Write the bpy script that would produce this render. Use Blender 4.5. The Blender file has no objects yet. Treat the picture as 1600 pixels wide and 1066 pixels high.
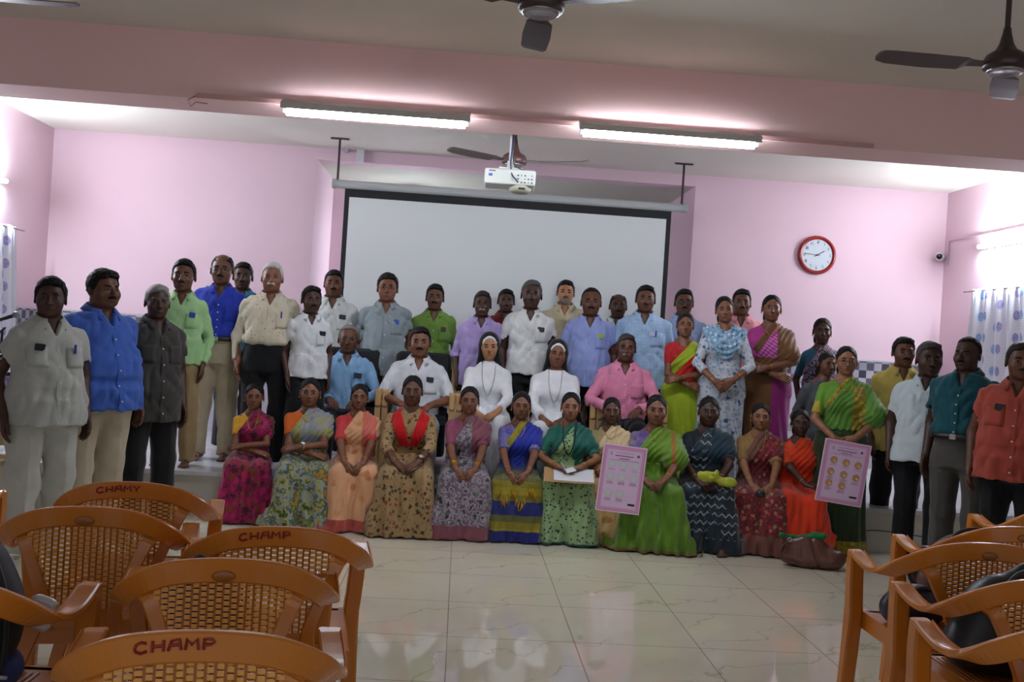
import bpy, math, random
import numpy as np
from mathutils import Vector, Matrix

# ---------------------------------------------------------------- camera, world, exposure
SC = bpy.context.scene
COL = SC.collection
FPX = 1500.0
CAM_H = 1.40
YAW = math.radians(3.0)
ROLL = math.radians(3.6)
R0 = Vector((math.cos(YAW), -math.sin(YAW), 0)); F0 = Vector((math.sin(YAW), math.cos(YAW), 0)); U0 = Vector((0, 0, 1))
CR = R0 * math.cos(ROLL) + U0 * math.sin(ROLL)
CU = U0 * math.cos(ROLL) - R0 * math.sin(ROLL)
cam_data = bpy.data.cameras.new('camera'); cam_data.sensor_width = 36; cam_data.lens = FPX / 1600 * 36
cam_data.clip_start = 0.05
cam = bpy.data.objects.new('camera', cam_data); COL.objects.link(cam)
cam.matrix_world = Matrix.Translation((0, 0, CAM_H)) @ Matrix((CR, CU, -F0)).transposed().to_4x4()
SC.camera = cam
SC.view_settings.view_transform = 'Standard'; SC.view_settings.look = 'None'
SC.view_settings.gamma = 1; SC.view_settings.use_curve_mapping = False
SC.view_settings.exposure = 0.9
world = bpy.data.worlds.new('world'); SC.world = world; world.use_nodes = True
world.node_tree.nodes['Background'].inputs[0].default_value = (0.80, 0.90, 1.0, 1)
world.node_tree.nodes['Background'].inputs[1].default_value = 0.50
SC.cycles.use_denoising = True
SC.cycles.max_bounces = 7; SC.cycles.diffuse_bounces = 4; SC.cycles.glossy_bounces = 3
SC.cycles.transmission_bounces = 4; SC.cycles.caustics_reflective = False; SC.cycles.caustics_refractive = False
TUBE_POWER = 95.0

def ray(px, py):
    return F0 * FPX + CR * (px - 800) + CU * (533 - py)
def at(px, py, Y):
    d = ray(px, py); return Vector((0, 0, CAM_H)) + d * (Y / d.y)
def cw(xc, d):
    """metres right of and ahead of the camera -> world x, y"""
    return xc * math.cos(YAW) + d * math.sin(YAW), d * math.cos(YAW) - xc * math.sin(YAW)
def at_x(px, py, X):
    d = ray(px, py); return Vector((0, 0, CAM_H)) + d * (X / d.x)
def at_z(px, py, z):
    d = ray(px, py); return Vector((0, 0, CAM_H)) + d * ((z - CAM_H) / d.z)

# ---------------------------------------------------------------- materials
MATS = {}
def srgb(c):
    if isinstance(c, str):
        c = [int(c[i:i + 2], 16) / 255 for i in (0, 2, 4)]
    return tuple(((x / 12.92) if x <= 0.04045 else ((x + 0.055) / 1.055) ** 2.4) for x in c) + (1,)
class NT:
    def __init__(s, name):
        s.m = bpy.data.materials.new(name); s.m.use_nodes = True
        s.t = s.m.node_tree; s.b = s.t.nodes['Principled BSDF']
    def n(s, kind, **kw):
        o = s.t.nodes.new('ShaderNode' + kind)
        for k, v in kw.items():
            if k.startswith('i_'): o.inputs[k[2:].replace('_', ' ')].default_value = v
            else: setattr(o, k, v)
        return o
    def l(s, a, b): s.t.links.new(a, b)
    def math(s, op, a, b=None, clamp=False):
        o = s.n('Math', operation=op); o.use_clamp = clamp
        for i, v in enumerate((a, b)):
            if v is None: continue
            if isinstance(v, (int, float)): o.inputs[i].default_value = v
            else: s.l(v, o.inputs[i])
        return o.outputs[0]
    def mix(s, f, a, b):
        o = s.n('Mix', data_type='RGBA')
        for i, v in ((0, f), (6, a), (7, b)):
            if isinstance(v, (int, float, tuple)): o.inputs[i].default_value = v
            else: s.l(v, o.inputs[i])
        return o.outputs[2]
    def coords(s, scale=1.0, kind='Object'):
        tc = s.n('TexCoord'); mp = s.n('Mapping'); s.l(tc.outputs[kind], mp.inputs[0])
        mp.inputs['Scale'].default_value = scale if isinstance(scale, tuple) else (scale,) * 3
        return mp.outputs[0]
    def noise(s, vec, scale, detail=2, rough=.5):
        o = s.n('TexNoise'); s.l(vec, o.inputs['Vector']); o.inputs['Scale'].default_value = scale
        o.inputs['Detail'].default_value = detail; o.inputs['Roughness'].default_value = rough; return o.outputs['Fac']
    def vor(s, vec, scale, feature='F1'):
        o = s.n('TexVoronoi', feature=feature); s.l(vec, o.inputs['Vector']); o.inputs['Scale'].default_value = scale
        return o
    def ramp(s, fac, stops, interp='LINEAR'):
        o = s.n('ValToRGB'); s.l(fac, o.inputs[0]); r = o.color_ramp; r.interpolation = interp
        while len(r.elements) < len(stops): r.elements.new(0.5)
        for e, (p, c) in zip(r.elements, stops): e.position = p; e.color = c
        return o.outputs[0]
    def step(s, v, thr, soft=.02):
        o = s.n('MapRange'); s.l(v, o.inputs[0]); o.inputs[1].default_value = thr - soft; o.inputs[2].default_value = thr + soft
        return o.outputs[0]
    def bump(s, h, strength=.3, dist=.01):
        o = s.n('Bump'); s.l(h, o.inputs['Height']); o.inputs['Strength'].default_value = strength
        o.inputs['Distance'].default_value = dist; s.l(o.outputs[0], s.b.inputs['Normal'])
def plain(name, col, rough=.6, metal=0, spec=.5, noise=0, nscale=20, bump=0, emit=0):
    key = ('plain', name)
    if key in MATS: return MATS[key]
    N = NT(name); c = srgb(col)
    N.b.inputs['Base Color'].default_value = c
    if noise or bump:
        f = N.noise(N.coords(1), nscale, 3)
        if noise:
            dk = tuple(max(0, x * (1 - noise)) for x in c[:3]) + (1,); lt = tuple(min(1, x * (1 + noise)) for x in c[:3]) + (1,)
            N.l(N.ramp(f, [(.3, dk), (.7, lt)]), N.b.inputs['Base Color'])
        if bump: N.bump(f, bump)
    N.b.inputs['Roughness'].default_value = rough; N.b.inputs['Metallic'].default_value = metal
    N.b.inputs['Specular IOR Level'].default_value = spec
    if emit:
        N.b.inputs['Emission Color'].default_value = c; N.b.inputs['Emission Strength'].default_value = emit
    MATS[key] = N.m; return N.m

def pattern(N, spec):
    """spec: dict(kind, cols=[...], scale) -> colour socket or tuple"""
    if isinstance(spec, str): spec = dict(kind='plain', cols=[spec])
    cols = [srgb(c) for c in spec['cols']]; k = spec['kind']; sc = spec.get('scale', 1.0)
    if k == 'plain':
        f = N.noise(N.coords(1), 9 * sc, 3)
        c = cols[0]; a = tuple(x * .90 for x in c[:3]) + (1,); b = tuple(min(1, x * 1.08) for x in c[:3]) + (1,)
        return N.ramp(f, [(.3, a), (.7, b)])
    v = N.coords(1)
    if k == 'brush':            # blotchy print of several colours
        f = N.noise(v, 11 * sc, 4, .6)
        n = len(cols); st = [(.3 + .4 * i / max(1, n - 1), c) for i, c in enumerate(cols)]
        return N.ramp(f, st, spec.get('interp', 'LINEAR'))
    if k == 'floral':           # flowers (cols[2:]) with leaves (cols[1]) on base cols[0]
        wob = N.n('TexNoise'); N.l(v, wob.inputs['Vector']); wob.inputs['Scale'].default_value = 18 * sc
        add = N.n('VectorMath', operation='MULTIPLY_ADD'); N.l(wob.outputs['Color'], add.inputs[0])
        add.inputs[1].default_value = (.05 / sc,) * 3; N.l(v, add.inputs[2])
        V = N.vor(add.outputs[0], 14 * sc)
        rr = N.n('SeparateColor'); N.l(V.outputs['Color'], rr.inputs[0])
        fl = N.ramp(rr.outputs[0], [(i / max(1, len(cols) - 2), c) for i, c in enumerate(cols[2:])], 'CONSTANT')
        m = N.step(V.outputs['Distance'], spec.get('size', .38), .04); m = N.math('SUBTRACT', 1, m)
        V2 = N.vor(add.outputs[0], 23 * sc); lf = N.math('SUBTRACT', 1, N.step(V2.outputs['Distance'], spec.get('leaf', .30), .04))
        c = N.mix(lf, cols[0], cols[1]); return N.mix(m, c, fl)
    if k == 'dots':
        V = N.vor(v, 28 * sc); m = N.math('SUBTRACT', 1, N.step(V.outputs['Distance'], spec.get('size', .25), .04))
        return N.mix(m, cols[0], cols[1])
    if k == 'rings':            # paisley-like outlines
        V = N.vor(v, 14 * sc); d = V.outputs['Distance']
        s1 = N.math('SINE', N.math('MULTIPLY', d, 24)); m = N.step(s1, .45, .2)
        c = N.mix(m, cols[0], cols[1])
        rr = N.n('SeparateColor'); N.l(V.outputs['Color'], rr.inputs[0])
        if len(cols) > 2: c = N.mix(N.math('MULTIPLY', N.step(rr.outputs[0], .5, .02), .7), c, N.mix(m, cols[2], cols[1]))
        return c
    sx = N.n('SeparateXYZ'); N.l(v, sx.inputs[0]); X, Y, Z = sx.outputs
    if k == 'check':            # fine crossing lines
        a = N.step(N.math('SINE', N.math('MULTIPLY', X, 260 * sc)), .6, .25); b = N.step(N.math('SINE', N.math('MULTIPLY', Z, 260 * sc)), .6, .25)
        return N.mix(N.math('MULTIPLY', N.math('ADD', a, b), .4, True), cols[0], cols[1])
    if k == 'stripe':
        dx, dz = spec.get('dir', (0, 1))
        u = N.math('ADD', N.math('MULTIPLY', X, dx), N.math('MULTIPLY', Z, dz))
        return N.mix(N.step(N.math('SINE', N.math('MULTIPLY', u, 150 * sc)), spec.get('thr', .5), .25), cols[0], cols[1])
    if k == 'bands':            # wide bands by height, cols cycling through a ramp
        f = N.math('FRACT', N.math('MULTIPLY', Z, 3 * sc)); n = len(cols)
        return N.ramp(f, [(i / n, c) for i, c in enumerate(cols)], 'CONSTANT')
    if k == 'zigzag':
        t = N.math('PINGPONG', X, .022 / sc); u = N.math('ADD', Z, t)
        m = N.step(N.math('SINE', N.math('MULTIPLY', u, 120 * sc)), .82, .08)
        g = N.step(N.noise(v, 7, 1), .47, .03); m = N.math('MULTIPLY', m, g)
        V = N.vor(v, 90 * sc); dd = N.math('MULTIPLY', N.math('SUBTRACT', 1, N.step(V.outputs['Distance'], .22, .05)), .6)
        return N.mix(N.math('MAXIMUM', m, N.math('MULTIPLY', dd, g)), cols[0], cols[1])
    raise ValueError(k)
def cloth(base, zone=None, zone2=None, rough=.85, sheen=.15, spec=.25, bump=.25, weave=260):
    key = repr(('cloth', base, zone, zone2, rough, spec, bump))
    if key in MATS: return MATS[key]
    N = NT('cloth_fabric')
    c = pattern(N, base)
    for nm, z in (('zone', zone), ('zone2', zone2)):
        if z is None: continue
        A = N.n('Attribute'); A.attribute_name = nm
        c = N.mix(N.step(A.outputs['Fac'], .5, .12), c, pattern(N, z))
    N.l(c, N.b.inputs['Base Color'])
    N.b.inputs['Roughness'].default_value = rough; N.b.inputs['Specular IOR Level'].default_value = spec
    N.b.inputs['Sheen Weight'].default_value = sheen
    if bump: N.bump(N.noise(N.coords(1), weave * .35, 3), bump, .004)
    MATS[key] = N.m; return N.m

# ---------------------------------------------------------------- object helpers
def link(name, me, mat=None, parent=None, smooth=False):
    o = bpy.data.objects.new(name, me); COL.objects.link(o)
    if mat is not None:
        for m in (mat if isinstance(mat, (list, tuple)) else [mat]): me.materials.append(m)
    if smooth and len(me.polygons): me.polygons.foreach_set('use_smooth', np.ones(len(me.polygons), bool))
    if parent is not None: o.parent = parent
    return o
def tag(o, label=None, cat=None, group=None, kind=None):
    if label: o['label'] = label
    if cat: o['category'] = cat
    if group: o['group'] = group
    if kind: o['kind'] = kind
    return o
def empty(name, loc=(0, 0, 0), rz=0, label=None, cat=None, group=None, scale=1):
    o = bpy.data.objects.new(name, None); COL.objects.link(o); o.empty_display_size = .1
    o.location = loc; o.rotation_euler = (0, 0, rz); o.scale = (scale,) * 3
    return tag(o, label, cat, group)
def copy_tree(o, parent=None):
    c = o.copy(); COL.objects.link(c)
    if parent is not None: c.parent = parent
    for ch in [x for x in bpy.data.objects if x.parent == o]: copy_tree(ch, c)
    return c
class MB:
    """collects boxes, tubes, sweeps into one mesh"""
    def __init__(s): s.v = []; s.f = []; s.mi = []; s.cur = 0; s.sm = []; s.smooth = False
    def add(s, vs, fs):
        k = len(s.v); s.v += [tuple(v) for v in vs]
        for f in fs: s.f.append(tuple(i + k for i in f)); s.mi.append(s.cur); s.sm.append(s.smooth)
        return s
    def box(s, c, d, M=None):
        hx, hy, hz = d[0] / 2, d[1] / 2, d[2] / 2
        vs = [Vector((sx * hx, sy * hy, sz * hz)) for sz in (-1, 1) for sy in (-1, 1) for sx in (-1, 1)]
        if M is not None: vs = [M @ v for v in vs]
        c = Vector(c); vs = [v + c for v in vs]
        return s.add(vs, [(0, 2, 3, 1), (4, 5, 7, 6), (0, 1, 5, 4), (2, 6, 7, 3), (0, 4, 6, 2), (1, 3, 7, 5)])
    def box2(s, lo, hi):
        return s.box([(a + b) / 2 for a, b in zip(lo, hi)], [b - a for a, b in zip(lo, hi)])
    def rbox(s, c, d, r=.01, M=None, n=3):
        """box with rounded corners in XZ plane and bevelled front/back edges"""
        hx, hy, hz = d[0] / 2, d[1] / 2, d[2] / 2; r = min(r, hx * .99, hz * .99); e = min(r * .5, hy * .9)
        rings = []
        for (yy, ins) in ((-hy, e), (-hy + e, 0), (hy - e, 0), (hy, e)):
            ring = []
            for q, (sx, sz) in enumerate(((1, 1), (-1, 1), (-1, -1), (1, -1))):
                for i in range(n + 1):
                    a = math.pi / 2 * (q + i / n); rr = r - min(ins, r * .8)
                    ring.append(Vector((sx * (hx - r) + math.cos(a) * rr, yy, sz * (hz - r) + math.sin(a) * rr)))
            rings.append(ring)
        m = len(rings[0]); vs = [v for rg in rings for v in rg]
        if M is not None: vs = [M @ v for v in vs]
        c = Vector(c); vs = [v + c for v in vs]
        fs = [tuple(range(m)), tuple(range(4 * m - 1, 3 * m - 1, -1))]
        for k in range(3):
            for i in range(m):
                j = (i + 1) % m; fs.append((k * m + i, (k + 1) * m + i, (k + 1) * m + j, k * m + j))
        return s.add(vs, fs)
    def tube(s, pts, r, n=8, closed=False, cap=True):
        pts = [Vector(p) for p in pts]; N = len(pts); rs = r if isinstance(r, (list, tuple)) else [r] * N
        vs = []; prev = None
        for i, p in enumerate(pts):
            t = (pts[(i + 1) % N] - pts[i - 1]) if closed else (pts[min(i + 1, N - 1)] - pts[max(i - 1, 0)])
            t.normalize()
            if prev is None: u = t.orthogonal().normalized()
            else:
                u = prev - t * prev.dot(t)
                u = u.normalized() if u.length > 1e-6 else t.orthogonal().normalized()
            prev = u; w = t.cross(u)
            for k in range(n):
                a = 2 * math.pi * k / n; vs.append(p + (u * math.cos(a) + w * math.sin(a)) * rs[i])
        fs = []
        for i in range(N if closed else N - 1):
            j = (i + 1) % N
            for k in range(n):
                l = (k + 1) % n; fs.append((i * n + k, i * n + l, j * n + l, j * n + k))
        if cap and not closed: fs += [tuple(range(n - 1, -1, -1)), tuple(range((N - 1) * n, N * n))]
        return s.add(vs, fs)
    def sweep(s, pts, ups, prof, closed_prof=True):
        """pts: path; ups: list of (W,T) axis vectors scaled; prof: list of (w,t)"""
        vs = []; n = len(prof)
        for p, (W, T) in zip(pts, ups):
            for (a, b) in prof: vs.append(Vector(p) + Vector(W) * a + Vector(T) * b)
        fs = []
        for i in range(len(pts) - 1):
            for k in range(n if closed_prof else n - 1):
                l = (k + 1) % n; fs.append((i * n + k, i * n + l, (i + 1) * n + l, (i + 1) * n + k))
        if closed_prof: fs += [tuple(range(n - 1, -1, -1)), tuple(range((len(pts) - 1) * n, len(pts) * n))]
        return s.add(vs, fs)
    def lathe(s, prof, c=(0, 0, 0), n=24, M=None):
        vs = []; c = Vector(c)
        for (r, z) in prof:
            for k in range(n):
                a = 2 * math.pi * k / n; v = Vector((r * math.cos(a), r * math.sin(a), z))
                vs.append((M @ v if M is not None else v) + c)
        fs = []
        for i in range(len(prof) - 1):
            for k in range(n):
                l = (k + 1) % n; fs.append((i * n + k, i * n + l, (i + 1) * n + l, (i + 1) * n + k))
        fs += [tuple(range(n - 1, -1, -1)), tuple(range((len(prof) - 1) * n, len(prof) * n))]
        return s.add(vs, fs)
    def ball(s, c, r, n=10, M=None):
        r = r if isinstance(r, (tuple, list)) else (r, r, r); vs = []; c = Vector(c); m = n // 2 + 1
        for i in range(m + 1):
            th = math.pi * i / m
            for k in range(n):
                a = 2 * math.pi * k / n
                v = Vector((r[0] * math.sin(th) * math.cos(a), r[1] * math.sin(th) * math.sin(a), r[2] * math.cos(th)))
                vs.append((M @ v if M is not None else v) + c)
        fs = [(i * n + k, (i + 1) * n + k, (i + 1) * n + (k + 1) % n, i * n + (k + 1) % n) for i in range(m) for k in range(n)]
        return s.add(vs, fs)
    def mesh(s):
        me = bpy.data.meshes.new('mesh'); me.from_pydata(s.v, [], s.f)
        me.polygons.foreach_set('material_index', s.mi); me.polygons.foreach_set('use_smooth', s.sm); me.update()
        return me
    def build(s, name, mat, parent=None, loc=None, rz=None):
        o = link(name, s.mesh(), mat, parent)
        if loc is not None: o.location = loc
        if rz is not None: o.rotation_euler = (0, 0, rz)
        return o
def catmull(pts, sub=5):
    """smooth through tuples of any length"""
    P = [np.array(p, float) for p in pts]; P = [2 * P[0] - P[1]] + P + [2 * P[-1] - P[-2]]; out = []
    for i in range(1, len(P) - 2):
        for k in range(sub):
            t = k / sub; a, b, c, d = P[i - 1:i + 3]
            out.append(.5 * ((2 * b) + (-a + c) * t + (2 * a - 5 * b + 4 * c - d) * t * t + (-a + 3 * b - 3 * c + d) * t ** 3))
    out.append(P[-2]); return out
# ---------------------------------------------------------------- solid shapes grown on a grid (for bodies, hair, garments, bags)
def V3(*a): return np.array(a, dtype=np.float64)
def nrm(v): return v / (np.linalg.norm(v) + 1e-9)
_lat = np.random.RandomState(7).rand(32, 32, 32).astype(np.float32)
def vnoise(X, Y, Z):
    """value noise in -1..1 on broadcastable arrays"""
    X, Y, Z = np.broadcast_arrays(X, Y, Z)
    xi = np.floor(X).astype(np.int32); yi = np.floor(Y).astype(np.int32); zi = np.floor(Z).astype(np.int32)
    fx = (X - xi); fy = (Y - yi); fz = (Z - zi)
    fx = fx * fx * (3 - 2 * fx); fy = fy * fy * (3 - 2 * fy); fz = fz * fz * (3 - 2 * fz)
    x0 = xi & 31; x1 = (xi + 1) & 31; y0 = yi & 31; y1 = (yi + 1) & 31; z0 = zi & 31; z1 = (zi + 1) & 31
    L = _lat
    a = L[x0, y0, z0] * (1 - fx) + L[x1, y0, z0] * fx; b = L[x0, y1, z0] * (1 - fx) + L[x1, y1, z0] * fx
    c = L[x0, y0, z1] * (1 - fx) + L[x1, y0, z1] * fx; d = L[x0, y1, z1] * (1 - fx) + L[x1, y1, z1] * fx
    return ((a * (1 - fy) + b * fy) * (1 - fz) + (c * (1 - fy) + d * fy) * fz) * 2 - 1
def smin(a, b, k):
    if k <= 0: return np.minimum(a, b)
    h = np.maximum(k - np.abs(a - b), 0) / k; return np.minimum(a, b) - h * h * k * .25
def smax(a, b, k): return -smin(-a, -b, k)
class P:      # primitive: bounds + distance function
    def __init__(s, lo, hi, f): s.lo = np.array(lo, float); s.hi = np.array(hi, float); s.f = f
def cone(a, b, ra, rb=None, clip0=None, clip1=None):
    """round cone; clip0/clip1 = fraction where a flat end is cut"""
    a = np.array(a, float); b = np.array(b, float); rb = ra if rb is None else rb
    ba = b - a; L2 = float(ba @ ba) + 1e-12; L = math.sqrt(L2); R = max(ra, rb)
    def f(X, Y, Z):
        px, py, pz = X - a[0], Y - a[1], Z - a[2]
        tt = (px * ba[0] + py * ba[1] + pz * ba[2]) / L2; t = np.clip(tt, 0, 1)
        d = np.sqrt((px - ba[0] * t) ** 2 + (py - ba[1] * t) ** 2 + (pz - ba[2] * t) ** 2) - (ra + (rb - ra) * t)
        if clip1 is not None: d = np.maximum(d, (tt - clip1) * L)
        if clip0 is not None: d = np.maximum(d, (clip0 - tt) * L)
        return d
    return P(np.minimum(a, b) - R, np.maximum(a, b) + R, f)
def ell(c, r, R=None):
    c = np.array(c, float); r = np.array(r, float); m = float(max(r)) if R is not None else r
    def f(X, Y, Z):
        x, y, z = X - c[0], Y - c[1], Z - c[2]
        if R is not None:
            x, y, z = [R[0][i] * x + R[1][i] * y + R[2][i] * z for i in range(3)]
        k0 = np.sqrt((x / r[0]) ** 2 + (y / r[1]) ** 2 + (z / r[2]) ** 2)
        k1 = np.sqrt((x / r[0] ** 2) ** 2 + (y / r[1] ** 2) ** 2 + (z / r[2] ** 2) ** 2) + 1e-6
        return k0 * (k0 - 1) / k1
    return P(c - m, c + m, f)
def loft(zs, a, b, cy=None, cx=None, n=2.3, off=0., cap=True):
    zs = np.array(zs, float); a = np.array(a, float) + off; b = np.array(b, float) + off
    cy = np.zeros_like(zs) if cy is None else np.array(cy, float); cx = np.zeros_like(zs) if cx is None else np.array(cx, float)
    def f(X, Y, Z):
        A = np.interp(Z, zs, a); B = np.interp(Z, zs, b); CY = np.interp(Z, zs, cy); CX = np.interp(Z, zs, cx)
        x = np.abs(X - CX); y = np.abs(Y - CY)
        d = ((x / A) ** n + (y / B) ** n) ** (1 / n)
        d = (d - 1) * (A * B / np.sqrt(((x * B / A) ** 2 + (y * A / B) ** 2) / (x * x + y * y + 1e-6) + 1e-6) / np.maximum(A, B)) if False else (d - 1) * np.minimum(A, B)
        if cap: d = np.maximum(d, np.maximum(Z - zs[-1], zs[0] - Z))
        return d
    return P((min(cx - a), min(cy - b), zs[0]), (max(cx + a), max(cy + b), zs[-1]), f)
class Grid:
    def __init__(s, lo, hi, res):
        s.lo = np.array(lo, float); s.res = res; n = np.ceil((np.array(hi, float) - s.lo) / res).astype(int) + 1
        s.n = n; s.ax = [s.lo[i] + res * np.arange(n[i]) for i in range(3)]
        s.v = np.full(tuple(n), .2, np.float32)
    def xyz(s): return s.ax[0][:, None, None], s.ax[1][None, :, None], s.ax[2][None, None, :]
    def _sl(s, p, m):
        i0 = np.maximum(0, np.floor((p.lo - m - s.lo) / s.res).astype(int)); i1 = np.minimum(s.n, np.ceil((p.hi + m - s.lo) / s.res).astype(int) + 1)
        if np.any(i1 <= i0): return None
        sl = tuple(slice(a, b) for a, b in zip(i0, i1))
        X, Y, Z = s.xyz(); return sl, X[sl[0]], Y[:, sl[1]], Z[:, :, sl[2]]
    def add(s, p, k=.0, m=.05):
        q = s._sl(p, max(m, k))
        if q: sl, X, Y, Z = q; s.v[sl] = smin(s.v[sl], p.f(X, Y, Z), k)
        return s
    def sub(s, p, k=.0):
        q = s._sl(p, .03 + k)
        if q: sl, X, Y, Z = q; s.v[sl] = smax(s.v[sl], -p.f(X, Y, Z), k)
        return s
    def clip(s, F, k=0.):
        """keep where F(X,Y,Z)<0"""
        s.v = smax(s.v, F(*s.xyz()), k).astype(np.float32); return s
    def disp(s, F): s.v = (s.v + F(*s.xyz())).astype(np.float32); return s
    def extract(s):
        v = s.v.copy(); v[0] = v[-1] = .1; v[:, 0] = v[:, -1] = .1; v[:, :, 0] = v[:, :, -1] = .1
        v[v == 0] = 1e-6
        ins = v < 0; nx, ny, nz = v.shape
        c = np.zeros((nx - 1, ny - 1, nz - 1), np.int8)
        for dx in (0, 1):
            for dy in (0, 1):
                for dz in (0, 1): c += ins[dx:nx - 1 + dx, dy:ny - 1 + dy, dz:nz - 1 + dz]
        ijk = np.argwhere((c > 0) & (c < 8))
        if len(ijk) == 0: return np.zeros((0, 3)), np.zeros((0, 4), int)
        idx = np.full(c.shape, -1, np.int32); idx[tuple(ijk.T)] = np.arange(len(ijk))
        acc = np.zeros((len(ijk), 3)); cnt = np.zeros(len(ijk))
        cor = [(a, b, d) for a in (0, 1) for b in (0, 1) for d in (0, 1)]
        cv = {q: v[ijk[:, 0] + q[0], ijk[:, 1] + q[1], ijk[:, 2] + q[2]] for q in cor}
        for q in cor:
            for ax in range(3):
                if q[ax]: continue
                r = list(q); r[ax] = 1; r = tuple(r)
                a, b = cv[q], cv[r]; m = (a < 0) != (b < 0); t = np.where(m, a / np.where(m, a - b, 1), 0)
                p = np.array(q, float)[None, :].repeat(len(ijk), 0); p[:, ax] += t
                acc += p * m[:, None]; cnt += m
        verts = (ijk + acc / cnt[:, None]) * s.res + s.lo
        quads = []
        for ax in range(3):
            sl0 = [slice(1, n - 1) for n in v.shape]; sl1 = list(sl0); sl0[ax] = slice(0, v.shape[ax] - 1); sl1[ax] = slice(1, v.shape[ax])
            a = ins[tuple(sl0)]; b = ins[tuple(sl1)]; e = np.argwhere(a != b)
            if len(e) == 0: continue
            fl = a[tuple(e.T)]; off = np.ones(3, int); off[ax] = 0; g = e + off
            u, w = (ax + 1) % 3, (ax + 2) % 3; du = np.zeros(3, int); du[u] = 1; dw = np.zeros(3, int); dw[w] = 1
            q = [idx[tuple((g - x).T)] for x in (du + dw, dw, 0 * du, du)]
            Q = np.stack(q, 1); Q[~fl] = Q[~fl][:, ::-1]; quads.append(Q)
        return verts, np.concatenate(quads)
class Acc:
    """several extracted blocks as one mesh"""
    def __init__(s): s.V = []; s.Q = []; s.n = 0
    def put(s, g, M=None):
        v, q = g.extract() if isinstance(g, Grid) else g
        if len(v) == 0: return s
        if M is not None: v = v @ M[:3, :3].T + M[:3, 3]
        s.V.append(v); s.Q.append(q + s.n); s.n += len(v); return s
    def build(s, name, mat, parent=None, zone=None, zone2=None):
        v = np.concatenate(s.V); q = np.concatenate(s.Q)
        me = bpy.data.meshes.new(name); me.vertices.add(len(v)); me.vertices.foreach_set('co', v.astype(np.float32).ravel())
        me.loops.add(len(q) * 4); me.loops.foreach_set('vertex_index', q.astype(np.int32).ravel())
        me.polygons.add(len(q)); me.polygons.foreach_set('loop_start', np.arange(0, len(q) * 4, 4, dtype=np.int32))
        me.polygons.foreach_set('use_smooth', np.ones(len(q), bool))
        me.update(calc_edges=True)
        for nm, z in (('zone', zone), ('zone2', zone2)):
            if z is not None:
                at_ = me.attributes.new(nm, 'FLOAT', 'POINT'); at_.data.foreach_set('value', np.asarray(z(v[:, 0], v[:, 1], v[:, 2]), dtype=np.float32))
        o = bpy.data.objects.new(name, me); COL.objects.link(o); me.materials.append(mat)
        if parent is not None: o.parent = parent
        return o
# ---------------------------------------------------------------- people
HAIRM = {}
def hair_mat(col, rough=.45):
    k = 'hair' + col
    if k not in MATS:
        N = NT('hair'); f = N.noise(N.coords((40, 40, 9)), 6, 3)
        c = srgb(col); N.l(N.ramp(f, [(.35, tuple(x * .7 for x in c[:3]) + (1,)), (.65, tuple(min(1, x * 1.35) for x in c[:3]) + (1,))]), N.b.inputs['Base Color'])
        N.b.inputs['Roughness'].default_value = rough + .12; N.b.inputs['Specular IOR Level'].default_value = .2
        N.bump(f, .5, .004); MATS[k] = N.m
    return MATS[k]
def skin_mat(col):
    k = 'skin' + col
    if k not in MATS:
        N = NT('skin'); f = N.noise(N.coords(1), 16, 3); c = srgb(col)
        N.l(N.ramp(f, [(.3, tuple(x * .86 for x in c[:3]) + (1,)), (.7, tuple(min(1, x * 1.1) for x in c[:3]) + (1,))]), N.b.inputs['Base Color'])
        N.b.inputs['Roughness'].default_value = .48; N.b.inputs['Specular IOR Level'].default_value = .4
        MATS[k] = N.m
    return MATS[k]
def eye_mat():
    if 'eye' not in MATS:
        N = NT('eye'); sx = N.n('SeparateXYZ'); N.l(N.coords(1), sx.inputs[0]); X, Y, Z = sx.outputs
        r = N.math('POWER', N.math('ADD', N.math('MULTIPLY', X, X), N.math('MULTIPLY', Z, Z)), .5)
        iris = N.step(r, .0066, .0006)
        e = N.math('ADD', N.math('POWER', N.math('MULTIPLY', X, 64), 2.), N.math('POWER', N.math('MULTIPLY', Z, 172), 2.))
        rim = N.step(e, .72, .1)
        c = N.mix(iris, srgb('0d0705'), srgb('756860')); c = N.mix(rim, c, srgb('120a08'))
        N.l(c, N.b.inputs['Base Color']); N.b.inputs['Roughness'].default_value = .25; MATS['eye'] = N.m
    return MATS['eye']
GOLD = lambda: plain('gold', 'd8a53c', .3, .9)
SILVER = lambda: plain('silver', 'c8c8cc', .3, .9)
def shade(col, f):
    return ''.join('%02x' % max(0, min(255, int(int(col[i:i + 2], 16) * f))) for i in (0, 2, 4))

def M4(M):
    return np.array(M, float)
def ik(S, W, l1, l2, pole):
    S, W, pole = np.array(S, float), np.array(W, float), np.array(pole, float)
    d = W - S; L = min(np.linalg.norm(d), (l1 + l2) * .995); u = nrm(d); W = S + u * L
    a = (l1 * l1 - l2 * l2 + L * L) / (2 * L); h = math.sqrt(max(0, l1 * l1 - a * a))
    p = pole - u * (pole @ u); p = nrm(p)
    return S + u * a + p * h, W
EYE_ME = []
def eye_mesh():
    if not EYE_ME:
        b = MB(); b.smooth = True; b.ball((0, 0, 0), (.0165, .0100, .0068), 12); me = b.mesh(); me.materials.append(eye_mat()); EYE_ME.append(me)
    return EYE_ME[0]

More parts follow.
